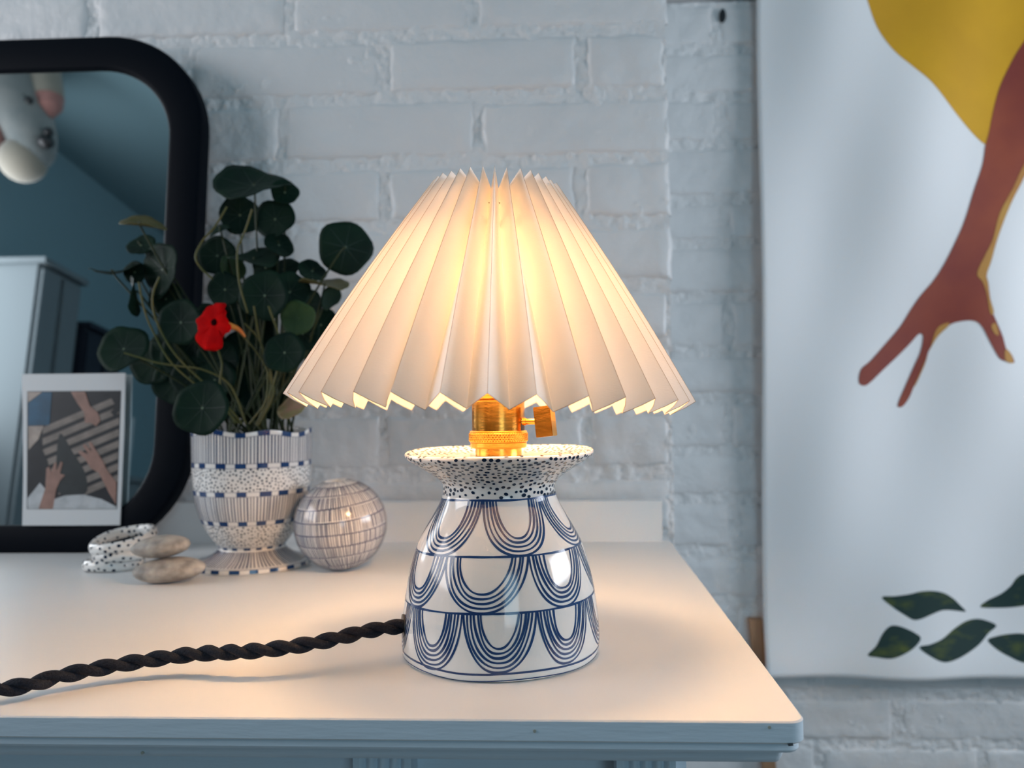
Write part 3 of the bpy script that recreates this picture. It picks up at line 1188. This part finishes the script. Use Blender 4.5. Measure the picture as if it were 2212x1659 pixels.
grey.build('painted_stripes', M['inkgrey'], foot, smooth=False)['kind'] = 'stuff'

plant = thing('nasturtium', 'leafy green nasturtium with one red flower growing in goblet pot', 'plant', (PX, PY, 0.140))


def pl(cx, cy, Y):
    x, y = zoom(cx, cy, 2.676, 180, 340)
    return atY(x, y, Y)


# cx, cy, rx, ry (in a 2.676x crop), in-plane turn in degrees, depth offset, kind, underside seen
LV = [(985, 165, 205, 108, 8, 0.00, 'leaf', 0), (1165, 205, 75, 60, 50, 0.01, 'leaf', 0), (1110, 360, 112, 98, -10, 0.01, 'leaf', 0), (905, 335, 85, 108, 0, 0.03, 'leaf', 0),
      (1515, 520, 122, 145, -12, -0.005, 'leaf', 1), (775, 570, 98, 105, 0, 0.035, 'leaf', 0), (985, 590, 135, 55, 8, -0.01, 'leaf', 0), (1050, 800, 135, 128, 0, -0.035, 'leaf', 0),
      (1195, 780, 110, 95, 30, -0.015, 'leaf', 0), (820, 765, 88, 95, 0, 0.00, 'leaf', 0), (1240, 930, 95, 88, 30, -0.03, 'leaf_under', 0), (1165, 1130, 112, 98, 0, -0.05, 'leaf', 0),
      (460, 650, 115, 150, 0, 0.00, 'leaf', 0), (345, 392, 118, 36, 14, -0.01, 'leaf_olive', 0), (335, 512, 78, 56, 0, 0.01, 'leaf', 0), (185, 660, 125, 22, -6, 0.0, 'leaf', 0),
      (300, 665, 62, 60, 0, 0.015, 'leaf', 0), (303, 800, 34, 110, 4, 0.00, 'leaf', 0), (235, 1110, 140, 112, 0, -0.02, 'leaf', 0), (565, 955, 125, 120, 0, -0.01, 'leaf', 0),
      (690, 1450, 152, 132, 0, -0.085, 'leaf', 0), (1322, 660, 78, 46, 40, 0.0, 'leaf', 0), (1390, 738, 132, 26, 8, -0.01, 'leaf_olive', 0), (1425, 815, 25, 68, -32, 0.0, 'leaf', 0),
      (1375, 970, 95, 92, 0, 0.02, 'leaf', 0), (610, 1140, 145, 130, 0, 0.02, 'leaf', 0), (880, 1220, 150, 135, 0, 0.03, 'leaf', 0), (1215, 1440, 95, 58, -30, -0.045, 'leaf_wilt', 0),
      (790, 425, 62, 32, -22, 0.01, 'leaf', 0), (1130, 510, 82, 48, 48, 0.0, 'leaf', 0), (400, 1190, 120, 110, 0, 0.03, 'leaf', 0), (700, 1300, 130, 110, 0, 0.02, 'leaf', 0),
      (1050, 640, 70, 45, 70, 0.0, 'leaf', 0), (1330, 1080, 90, 80, 0, 0.035, 'leaf', 0), (1120, 1330, 110, 90, 10, 0.045, 'leaf', 0), (720, 1100, 110, 100, 0, 0.03, 'leaf', 0),
      (530, 1300, 120, 120, 0, 0.03, 'leaf', 0), (860, 640, 40, 75, 10, 0.01, 'leaf_under', 0), (1000, 1010, 110, 110, 0, 0.04, 'leaf', 0), (850, 1420, 110, 80, 0, 0.0, 'leaf', 0)]
LV += [(x, y, rx, ry, 0, dy, 'leaf', 0) for x, y, rx, ry, dy in ((650, 1050, 120, 110, 0.015), (780, 1180, 120, 110, 0.01), (500, 1110, 110, 100, 0.03), (930, 1120, 115, 110, 0.02), (1000, 1250, 110, 100, 0.02), (760, 1290, 120, 100, 0.0), (620, 1270, 110, 105, 0.01), (1080, 1420, 90, 80, 0.03), (900, 1350, 110, 90, 0.01), (950, 880, 110, 100, 0.02), (850, 900, 95, 95, 0.025), (1160, 650, 85, 60, 0.02), (1300, 850, 80, 75, 0.015), (1270, 1020, 95, 85, 0.01), (480, 820, 95, 90, 0.025), (730, 960, 105, 100, 0.01), (960, 1430, 90, 80, 0.02), (660, 1400, 110, 90, 0.0))]
stem_tubes = []
for i, (cx, cy, rx, ry, tn, dy, kind, und) in enumerate(LV):
    Y = PY + dy
    c = pl(cx, cy, Y)
    k = (Y / F) / 2.676
    R = max(rx, ry) * k * 1.10
    asp = min(1.0, 1.12 * min(rx, ry) / max(rx, ry))
    til = math.acos(min(asp, 0.999))
    rr = random.Random(i + 40)
    a = math.radians(tn) * -1
    if ry > rx:
        major = Vector((math.sin(a), 0, math.cos(a)))
        other = Vector((math.cos(a), 0, -math.sin(a)))
        sgn = 1 if cx > 700 else -1
        nrm = (Vector((0, -1, 0)) * asp + other * sgn * math.sin(til)).normalized()
    else:
        major = Vector((math.cos(a), 0, math.sin(a)))
        other = Vector((-math.sin(a), 0, math.cos(a)))
        nrm = (Vector((0, -1, 0)) * asp + other * math.sin(til)).normalized()
    minor = nrm.cross(major).normalized()
    nr, na = 6, 28
    wav = 0.16 if asp < 0.65 else 0.07
    ph = rr.uniform(0, 6)
    P = np.zeros((nr + 1, na, 3))
    for p in range(nr + 1):
        f = p / nr
        for q in range(na):
            th = 2 * PI * q / na
            rim = 1 + 0.035 * math.sin(5 * th + ph) + 0.03 * math.sin(3 * th + 2 * ph)
            rad = R * f * rim
            hgt = R * (0.10 * f * f - 0.04 * math.sin(9 * th) * f * f * 0.5 + wav * f * f * math.sin(2 * th + ph)) * (1 if not und else -1)
            P[p, q] = c + major * rad * math.cos(th) + minor * rad * math.sin(th) + nrm * hgt
    mb = MB()
    mb.grid(P, closed_v=True)
    lf = mb.build('leaf', M[kind], plant, smooth=80)
    so = lf.modifiers.new('thickness', 'SOLIDIFY')
    so.thickness = 0.0005
    so.offset = 0
    if asp > 0.5 and kind == 'leaf':
        vb, sb = MB(), MB()
        for q in range(8):
            th = int(round(na * q / 8)) % na
            A, B_ = [], []
            sdv = (major * -math.sin(2 * PI * th / na) + minor * math.cos(2 * PI * th / na))
            for p in range(nr):
                w = R * 0.010 * (1 - 0.7 * p / nr)
                pt = Vector(P[p, th]) + nrm * 0.0006
                A.append(tuple(pt + sdv * w))
                B_.append(tuple(pt - sdv * w))
            vb.grid(np.array([A, B_]))
        vb.build('leaf_veins', M['vein'], lf, smooth=False)['kind'] = 'stuff'
        sb.v = [tuple(c + nrm * 0.0009 + major * 0.0012 * math.cos(x) + minor * 0.0012 * math.sin(x)) for x in np.linspace(0, 2 * PI, 9)[:-1]]
        sb.f = [tuple(range(8))]
        sb.build('leaf_centre', M['spot'], lf, smooth=False)
    # petiole down into the pot
    ang = rr.uniform(0, 2 * PI)
    rad = rr.uniform(0.008, 0.042)
    foot_p = Vector((PX + rad * math.cos(ang) * 0.9 + (0.012 if cx > 800 else -0.008), PY + rad * math.sin(ang), 0.138))
    foot_p.x = min(max(foot_p.x, PX - 0.045), PX + 0.045)
    if cy < 1440:
        back = c - nrm * R * 0.25
        if und:
            back = c + Vector((-0.010, -0.008, -0.016))
        midp = Vector(((back.x * 0.55 + foot_p.x * 0.45), (back.y * 0.5 + foot_p.y * 0.5), (back.z * 0.5 + foot_p.z * 0.5)))
        midp += Vector((rr.uniform(-0.006, 0.006), rr.uniform(-0.004, 0.008), 0.008))
        tub = MB()
        pts = crom([tuple(c - nrm * (0.0004 if not und else -0.0012)), tuple(back), tuple(midp), tuple(foot_p)], 9)
        tub.tube(pts, [0.0009 + 0.0006 * q / len(pts) for q in range(len(pts))], 7)
        tub.build('leaf_stem', M['petiole'], plant)
# arching pale stems in view
for pts in ([(830, 285), (760, 400), (690, 480), (648, 570), (680, 640), (745, 700)], [(235, 1130), (320, 1155), (420, 1185), (540, 1205), (700, 1230), (850, 1320), (940, 1540)],
            [(890, 1000), (990, 1110), (1060, 1220), (1085, 1320), (1050, 1420), (960, 1540)], [(930, 960), (1000, 1030), (1045, 1120), (1085, 1250), (1095, 1380), (1010, 1550)],
            [(985, 860), (1020, 1060), (1060, 1200), (1060, 1380), (1000, 1550)], [(1070, 860), (1120, 1000), (1165, 1130)], [(975, 300), (945, 395), (920, 460), (890, 540), (900, 720), (950, 900)],
            [(1120, 1235), (1090, 1340), (1060, 1440), (1000, 1540)], [(320, 720), (350, 870), (400, 1000), (520, 1200), (760, 1400), (900, 1540)], [(440, 690), (400, 800), (420, 940), (540, 1150), (780, 1380), (920, 1540)], [(765, 1080), (800, 1190), (790, 1290), (800, 1380), (880, 1540)]):
    p3 = [tuple(pl(x, y, PY - 0.045)) for x, y in pts]
    mb = MB()
    mb.tube(crom(p3, 6), 0.0011, 7)
    mb.build('stem', M['stem'], plant)

# red flower: five petals round a throat with a spur behind
fl = MB()
fc = pl(762, 955, PY - 0.062)
fk = (PY - 0.062) / F / 2.676 * 1.32
flower = None
fN = Vector((-0.25, -0.92, 0.15)).normalized()
mb = MB()
mb.tube([fc - fN * 0.004, fc + fN * 0.001, fc + fN * 0.0030, fc + fN * 0.0036], [0.002, 0.0042, 0.0030, 0.0006], 14)
flower = mb.build('flower', M['throat'], plant)
for (dx, dyy, L_, wd_, an) in ((-35, -85, 92, 62, 112), (-95, -10, 105, 50, 172), (-40, 110, 130, 66, 252), (50, -15, 62, 60, 20), (25, 80, 80, 55, 300)):
    a = math.radians(an)
    dr = Vector((math.cos(a), 0, math.sin(a)))
    dr = (dr - fN * dr.dot(fN)).normalized()
    sdv = fN.cross(dr)
    P = []
    for p in range(9):
        f = p / 8
        wdt = wd_ * fk * (0.22 + 0.95 * math.sin(min(f * 1.08, 1) * PI * 0.62) ** 1.2) * (1 if f < 0.85 else 1 - (f - 0.85) * 2.4)
        row = []
        for q in range(9):
            g_ = (q - 4) / 4
            b_ = fN * (0.0045 * f - 0.006 * f * f + 0.0016 * math.sin(g_ * 5 + an) * f - 0.003 * g_ * g_ * f)
            row.append(tuple(fc + dr * (L_ * fk * f * (1 - 0.10 * g_ * g_)) + sdv * wdt * g_ + b_ + fN * 0.001))
        P.append(row)
    mb = MB()
    mb.grid(np.array(P))
    pe_ = mb.build('petal', M['petal'], flower, smooth=80)
    so = pe_.modifiers.new('thickness', 'SOLIDIFY')
    so.thickness = 0.0004
mb = MB()
sp_ = [fc + Vector((0.003, 0.006, 0)), fc + Vector((0.010, 0.010, -0.002)), fc + Vector((0.020, 0.012, -0.006)), fc + Vector((0.027, 0.013, -0.014))]
mb.tube(crom([tuple(p) for p in sp_], 6), list(np.linspace(0.0052, 0.0011, 19)), 10)
mb.build('spur', M['spur'], flower)

# ================================================================== BALL VASE
BY = 0.826
bc = atY(736, 1140, BY)
br = 0.0492
rotb = Matrix.Rotation(math.radians(-5), 3, 'Y') @ Matrix.Rotation(math.radians(5), 3, 'X')
bp = [(br * math.sin(a), -br * math.cos(a)) for a in np.linspace(0.06, PI - 0.27, 22)]
bp = [(0.0005, -br * 0.985)] + [(r, max(z, -br * 0.985)) for r, z in bp]
bp += [(br * 0.24, br * 0.955), (br * 0.22, br * 0.90), (br * 0.22, br * 0.7)]
BALL = Lathe(bp, (bc.x, BY, br * 0.992), rot=rotb, n=3)
ball = thing('ball_vase', 'round ceramic bud vase painted with rows of fine grey hatching', 'vase', (bc.x, BY, 0))
mb = MB()
BALL.mesh(mb, 128)
bb = mb.build('body', M['ceramic'], ball, smooth=60)
grey, ink = MB(), MB()
lats = np.linspace(0.45, PI - 0.50, 9)
tl = [BALL.t_of_z(-br * math.cos(a), 0, BALL.L * 0.93) for a in lats]
for i, t in enumerate(tl):
    BALL.ring(ink, t, 0.0012, 0.0009, i * 1.3)
for i in range(len(tl) - 1):
    r = BALL.rz((tl[i] + tl[i + 1]) / 2)[0]
    BALL.stripes(grey, tl[i] + 0.0004, tl[i + 1] - 0.0004, int(2 * PI * r / 0.0024), 0.0012, 0.16)
BALL.stripes(grey, tl[-1], BALL.t_of_z(br * 0.95, 0, BALL.L * 0.93), 44, 0.0007, 0.3)
BALL.stripes(grey, BALL.t_of_z(-br * 0.97, 0, BALL.L * 0.5), tl[0], 44, 0.0007, 0.3)
ink.build('painted_rings', M['inkgrey'], bb, smooth=False)['kind'] = 'stuff'
grey.build('painted_hatching', M['inkgrey'], bb, smooth=False)['kind'] = 'stuff'

# ================================================================== RING DISHES AND PEBBLES
RY = 0.835
rk = RY / F
ringdefs = [((246, 1229), 0.0255, 0.0062, 0.0062, (0, 0), 'bottom dotted ceramic ring of the little stack beside the pebbles'),
            ((268, 1212), 0.0270, 0.0056, 0.0170, (-2, 1), 'middle dotted ceramic ring of the little stack beside the pebbles'),
            ((267, 1178), 0.0295, 0.0062, 0.0315, (-7, 12), 'top dotted ceramic ring tilted on the little stack beside the pebbles')]
for (px_, py_), R, rt, zc, (ty, tx), lab in ringdefs:
    xc = atY(px_, py_, RY).x
    rot = Matrix.Rotation(math.radians(ty), 3, 'Y') @ Matrix.Rotation(math.radians(tx), 3, 'X')
    pr = [(R + rt * 0.82 * math.cos(a), rt * math.sin(a)) for a in np.linspace(-PI / 2, 1.5 * PI, 17)]
    RG = Lathe(pr, (xc, RY, zc), rot=rot, n=2, wob=lambda r, z, a: (r * (1 + 0.02 * math.sin(2 * a)), z + 0.0006 * math.sin(3 * a)))
    root = thing('ceramic_ring', lab, 'ring dish', (xc, RY, zc - rt), 'dotted ceramic rings')
    mb = MB()
    RG.mesh(mb, 72)
    bdy = mb.build('body', M['ceramic'], root, smooth=80)
    mb = MB()
    RG.dots(mb, 0.0, RG.L, 0.0062, 0.0012, 0.0019, tries=1500)
    mb.build('painted_dots', M['inkdot'], bdy, smooth=False)['kind'] = 'stuff'


def pebble(cx, cy, Y, wx, wy, wz, zc, seed, tilt, label):
    p = atY(cx, cy, Y)
    n, mm = 40, 22
    P = np.zeros((mm + 1, n, 3))
    rot = Matrix.Rotation(math.radians(tilt), 3, 'Y')
    for i in range(mm + 1):
        la = -PI / 2 + PI * i / mm
        for k in range(n):
            lo = 2 * PI * k / n
            f = 1 + 0.05 * math.sin(2 * lo + seed) + 0.03 * math.sin(3 * lo + 2 * seed)
            v = Vector((wx * f * abs(math.cos(la)) ** 1.05 * math.cos(lo), wy * f * abs(math.cos(la)) ** 1.05 * math.sin(lo), wz * math.copysign(abs(math.sin(la)), math.sin(la))))
            P[i, k] = Vector((p.x, Y, zc)) + rot @ v
    mb = MB()
    mb.grid(P, closed_v=True)
    return tag(mb.build('pebble', M['pebble'], None, loc=(p.x, Y, zc - wz), smooth=80), label, 'pebble', 'pebbles stacked on the shelf')


pebble(366, 1243, 0.764, 0.0335, 0.026, 0.0122, 0.0124, 1.0, -3, 'lower grey pebble lying flat on the white shelf')
pebble(349, 1209, 0.766, 0.0285, 0.022, 0.0112, 0.0352, 2.2, -5, 'upper grey pebble resting on another pebble')

# ================================================================== CANVAS BANNER
YC = YR - 0.030


def cloth_y(x, z):
    return YC - 0.0060 * math.sin(x * 17 + z * 7.0) - 0.0040 * math.sin(x * 31 - z * 9 + 1.0) - 0.010 * math.exp(-((z - zc0) / 0.06) ** 2)


cl0 = atY(1637, 0, YC)
cl1 = atY(1652, 1460, YC)
zc0 = cl1.z
xc1 = atY(2212, 800, YC).x + 0.30
banner = thing('canvas_banner', 'white canvas wall hanging printed with a yellow shape, an arm and leaves', 'wall hanging', ((cl1.x + xc1) / 2, YC, zc0))
NXc, NZc = 90, 150
zt_ = 0.86
P = np.zeros((NXc + 1, NZc + 1, 3))
for i in range(NXc + 1):
    for j in range(NZc + 1):
        z = zc0 + (zt_ - zc0) * j / NZc
        xl = cl1.x + (cl0.x - cl1.x) * (z - zc0) / (cl0.z - zc0)
        x = xl + (xc1 - xl) * i / NXc
        P[i, j] = (x, cloth_y(x, z), z)
mb = MB()
mb.grid(P)
canvas = mb.build('canvas', M['cloth'], banner, smooth=80)
so = canvas.modifiers.new('thickness', 'SOLIDIFY')
so.thickness = 0.001
so.offset = 1 if True else -1
# flip check: solidify grows away from the printed side
mb = MB()
mb.tube([(cl0.x - 0.005, cloth_y(cl0.x, zt_) - 0.0, zt_), (xc1 + 0.01, cloth_y(xc1, zt_), zt_)], 0.008, 10)
mb.build('hanging_rod', M['wood'], banner)


def cmap(off, s, ox, oy):
    def f(x, y):
        px, py = zoom(x, y, s, ox, oy)
        p = atY(px, py, YC - 0.004)
        return Vector((p.x, cloth_y(p.x, p.z) - 0.0014 - off, p.z))
    return f


def printed(name, mt, polys, s, ox, oy, off, smooth=True):
    mb = MB()
    for po in polys:
        mb = MB()
        print_poly(mb, po, cmap(off, s, ox, oy), smooth, grid=22 if s < 3 else 40)
        mb.build(name, mt, canvas, smooth=False)


A4 = (1.843, 1780, 0)
printed('printed_yellow_shape', M['yellow'], [[(150, -90), (160, -40), (175, 10), (215, 110), (280, 200), (350, 265), (430, 335), (540, 460), (655, 568), (672, 520), (700, 400), (740, 285), (796, 180), (900, 60), (960, -90), (560, -110)]], *A4, 0.0)
arm = [(796, 175), (750, 260), (715, 340), (690, 430), (670, 520), (655, 570), (640, 650), (600, 760), (560, 880), (520, 970), (480, 1050), (440, 1115), (390, 1175), (350, 1235), (310, 1300), (250, 1370), (190, 1435), (150, 1470), (140, 1520), (160, 1535), (185, 1525), (240, 1475), (300, 1420), (350, 1370), (385, 1330), (400, 1328), (405, 1345), (395, 1400), (370, 1460), (340, 1530), (310, 1600), (310, 1620), (330, 1615), (355, 1580), (375, 1530), (410, 1450), (430, 1390), (460, 1335), (500, 1295), (540, 1280), (590, 1278), (620, 1300), (650, 1360), (680, 1415), (700, 1435), (745, 1445), (748, 1436), (735, 1410), (715, 1390), (700, 1340), (675, 1280), (650, 1215), (645, 1150), (640, 1095), (660, 1040), (680, 970), (710, 890), (750, 800), (796, 715), (850, 600), (930, 420), (960, 150), (880, 70)]
printed('printed_arm', M['skin_print'], [arm], *A4, 0.0004)
printed('printed_arm_highlight', M['skin_light'], [
    [(850, 570), (796, 665), (760, 740), (700, 850), (670, 950), (635, 1020), (605, 1090), (625, 1125), (640, 1180), (652, 1250), (665, 1245), (652, 1190), (646, 1130), (641, 1095), (660, 1040), (681, 970), (711, 890), (751, 800), (796, 716), (852, 600)],
    [(495, 1284), (455, 1310), (428, 1400), (375, 1530), (382, 1524), (412, 1452), (431, 1392), (461, 1337), (499, 1297)],
    [(708, 1405), (714, 1438), (744, 1445), (735, 1412), (716, 1392)],
    [(655, 1300), (668, 1330), (684, 1335), (672, 1290)]], *A4, 0.0008)
A5 = (3.464, 1600, 1180)
for po in ([(1055, 380), (1150, 370), (1250, 355), (1340, 335), (1430, 332), (1520, 350), (1600, 395), (1660, 450), (1705, 497), (1640, 490), (1570, 480), (1500, 480), (1420, 505), (1340, 535), (1280, 542), (1220, 510), (1130, 450)],
           [(940, 805), (1000, 740), (1050, 650), (1100, 595), (1150, 585), (1220, 605), (1290, 640), (1325, 675), (1290, 725), (1220, 775), (1110, 822), (1000, 818)],
           [(1310, 740), (1400, 720), (1500, 685), (1600, 620), (1700, 570), (1790, 555), (1870, 570), (1940, 607), (1880, 660), (1800, 740), (1700, 800), (1600, 840), (1500, 853), (1400, 810)],
           [(1868, 712), (1930, 685), (2030, 665), (2130, 660), (2260, 690), (2330, 760), (2250, 840), (2120, 868), (2000, 820), (1920, 770)],
           [(1825, 468), (1880, 420), (1980, 370), (2050, 310), (2090, 250), (2140, 215), (2260, 210), (2280, 330), (2200, 430), (2080, 465), (1950, 475)]):
    printed('printed_leaf', M['leaf_print'], [po], *A5, 0.0)

# wooden batten standing behind the banner
pb0 = atY(1625, 1338, YR - 0.022)
mb = MB()
mb.box(pb0.x - 0.004, pb0.x + 0.016, YR - 0.022, YR - 0.008, ZF, pb0.z)
for i, v in enumerate(mb.v):
    mb.v[i] = (v[0] + (pb0.z - v[2]) * 0.20 * (1 if v[2] < pb0.z - 0.2 else 1) * 0.35, v[1], v[2])
tag(mb.build('wooden_batten', M['wood'], None, loc=(pb0.x + 0.1, YR - 0.015, ZF), smooth=False), 'thin brown wooden batten leaning on brick wall beside canvas', 'batten')

# ================================================================== THE ROOM SEEN IN THE MIRROR
def refl(px, py, dist):
    """point seen in the mirror at a pixel, dist metres beyond the glass"""
    p = onplane(px, py, MB0 - mN * 0.006, mN)
    d = ray(px, py)
    d = d - mN * (2 * d.dot(mN))
    return p + d * dist


M['navy_wood'] = mat('dark_cabinet', (0.012, 0.016, 0.026), 0.5, spec=0.2)
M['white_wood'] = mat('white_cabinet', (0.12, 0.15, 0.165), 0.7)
M['book_blue'] = mat('blue_book', (0.02, 0.12, 0.26), 0.6)
M['book_pale'] = mat('pale_book', (0.45, 0.5, 0.52), 0.6)


def atRX(px, py, X):
    p = onplane(px, py, MB0 - mN * 0.006, mN)
    d = ray(px, py)
    d = d - mN * (2 * d.dot(mN))
    return p + d * ((X - p.x) / d.x)


def atRY(px, py, Y):
    p = onplane(px, py, MB0 - mN * 0.006, mN)
    d = ray(px, py)
    d = d - mN * (2 * d.dot(mN))
    return p + d * ((Y - p.y) / d.y)


def cabinet(name, label, cat, y0, y1, x1, z1, m_, nd=2):
    """floor standing cabinet on the left wall, doors with knobs facing +x"""
    x0 = XWL + 0.005
    root = thing(name, label, cat, ((x0 + x1) / 2, (y0 + y1) / 2, ZF))
    mb = MB()
    mb.box(x0, x1, y0, y1, ZF, z1 - 0.02)
    mb.build('carcass', m_, root, smooth=False)
    mb = MB()
    mb.box(x0, x1 + 0.03, y0 - 0.01, y1 + 0.01, z1 - 0.02, z1)
    mb.build('top', m_, root, smooth=False)
    for k in range(nd):
        a = y0 + (y1 - y0) * k / nd + 0.010
        b = y0 + (y1 - y0) * (k + 1) / nd - 0.010
        mb = MB()
        mb.box(x1, x1 + 0.016, a, b, ZF + 0.06, z1 - 0.035)
        dr = mb.build('door', m_, root, smooth=False)
        mb = MB()
        ky = b - 0.03 if k % 2 == 0 else a + 0.03
        mb.tube([(x1 + 0.016, ky, -0.1), (x1 + 0.03, ky, -0.1), (x1 + 0.035, ky, -0.1)], [0.006, 0.012, 0.008], 12)
        mb.build('knob', M['brass'], dr)
    return root


xf = -1.72
e1 = atRX(168, 640, xf)
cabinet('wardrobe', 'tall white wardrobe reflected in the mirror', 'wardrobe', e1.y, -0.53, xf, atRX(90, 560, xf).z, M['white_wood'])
e2, e3 = atRX(180, 695, xf + 0.02), atRX(262, 695, xf + 0.02)
cabinet('dark_cupboard', 'tall dark cupboard beside the white wardrobe, reflected in the mirror', 'cupboard', e3.y, e1.y - 0.025, xf + 0.02, e2.z, M['navy_wood'])
zb_ = atRX(320, 1040, -1.75).z
yb0, yb1 = atRX(356, 1000, -1.75).y - 0.25, e3.y - 0.03
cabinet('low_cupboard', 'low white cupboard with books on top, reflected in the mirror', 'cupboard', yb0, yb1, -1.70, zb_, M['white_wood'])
yy = yb1 - 0.03
for w_, h_, mt_, lab in ((0.06, 0.24, 'book_blue', 'thick blue book standing on the low cupboard reflected in the mirror'),
                         (0.03, 0.27, 'book_pale', 'thin pale book standing on the low cupboard reflected in the mirror'),
                         (0.045, 0.21, 'navy_wood', 'short dark book standing on the low cupboard reflected in the mirror'),
                         (0.07, 0.26, 'book_pale', 'thick pale book standing on the low cupboard reflected in the mirror')):
    bk = thing('book', lab, 'book', (-1.84, yy - w_ / 2, zb_), 'books on the low cupboard')
    mb = MB()
    mb.box(-1.92, -1.76, yy - w_, yy - w_ + 0.003, zb_, zb_ + h_)
    mb.box(-1.92, -1.76, yy - 0.003, yy, zb_, zb_ + h_)
    mb.box(-1.763, -1.76, yy - w_ + 0.003, yy - 0.003, zb_, zb_ + h_)
    mb.build('cover', M[mt_], bk, smooth=False)
    mb = MB()
    mb.box(-1.915, -1.764, yy - w_ + 0.0035, yy - 0.0035, zb_ + 0.003, zb_ + h_ - 0.004)
    mb.build('pages', M['card'], bk, smooth=False)
    yy -= w_ + 0.004

# soft toy hanging by a string, seen only in the mirror
M['plush'] = mat('grey_plush', (0.16, 0.18, 0.18), 0.9, col2=(0.22, 0.23, 0.22), nscale=14, bump=0.3, bscale=200, sheen=0.3)
M['plush_cream'] = mat('cream_plush', (0.26, 0.235, 0.19), 0.9, bump=0.3, bscale=200, sheen=0.3)
M['plush_pink'] = mat('pink_plush', (0.32, 0.15, 0.13), 0.9, bump=0.3, bscale=200, sheen=0.3)
TY = -0.30
tk = (atRY(60, 160, TY).z - atRY(60, 400, TY).z) / 240


def tp(px, py, f=0.0):
    return atRY(px, py, TY) + tview * f


tc_ = atRY(60, 260, TY)
tview = (onplane(60, 260, MB0, mN) - tc_).normalized()
toy = thing('soft_toy', 'grey and cream soft toy dog hanging by a string, reflected in the mirror', 'soft toy', tuple(tp(45, 388)))


def blob(name, mt, pts, rads, parent, flat_=1.0):
    mb = MB()
    P_ = crom([tuple(p) for p in pts], 6)
    Rr = [float(np.interp(i / (len(P_) - 1), np.linspace(0, 1, len(rads)), rads)) for i in range(len(P_))]
    mb.tube(P_, Rr, 20)
    return mb.build(name, M[mt], parent, smooth=80)


def ball_(name, mt, c, r, parent, sq=(1, 1, 1)):
    mb = MB()
    n = 16
    mb.grid(np.array([[tuple(Vector(c) + Vector((sq[0] * r * math.cos(la) * math.cos(lo), sq[1] * r * math.cos(la) * math.sin(lo), sq[2] * r * math.sin(la)))) for lo in np.linspace(0, 2 * PI, 2 * n + 1)[:-1]] for la in np.linspace(-PI / 2, PI / 2, n + 1)]), closed_v=True)
    return mb.build(name, M[mt], parent, smooth=80)


blob('head', 'plush', [tp(10, 90), tp(20, 150), tp(38, 220), tp(66, 290), tp(72, 335), tp(68, 362)], [v * tk for v in (30, 56, 58, 46, 38, 16)], toy)
ball_('muzzle', 'plush_cream', tp(50, 346, 0.005), 43 * tk, toy, (1.0, 1.0, 1.0))
nose = ball_('nose', 'black', tp(98, 305, 40 * tk), 15 * tk, toy, (1.0, 1.0, 0.85))
ball_('nose_patch', 'black', tp(104, 285, 33 * tk), 9 * tk, nose)
ball_('eye', 'black', tp(62, 218, 52 * tk), 8 * tk, toy)
blob('eyelid', 'black', [tp(18, 188, 57 * tk), tp(34, 190, 59 * tk), tp(52, 208, 58 * tk)], [1.5 * tk] * 3, toy)
lg = blob('leg', 'plush_cream', [tp(92, 80), tp(96, 150), tp(103, 200), tp(104, 232), tp(106, 252)], [v * tk for v in (24, 30, 29, 22, 6)], toy)
blob('paw', 'plush_pink', [tp(106, 212, 3 * tk), tp(106, 232, 3 * tk), tp(104, 254, 3 * tk)], [v * tk for v in (27, 24, 7)], lg)
blob('leg', 'plush_pink', [tp(-20, 200, 20 * tk), tp(-12, 280, 25 * tk), tp(-6, 335, 28 * tk), tp(-6, 352, 28 * tk)], [v * tk for v in (26, 26, 20, 5)], toy)
pt = tp(10, 92)
mb = MB()
mb.tube([pt, (pt.x, pt.y, ZC)], 0.0015, 6)
mb.build('string', M['card'], toy)
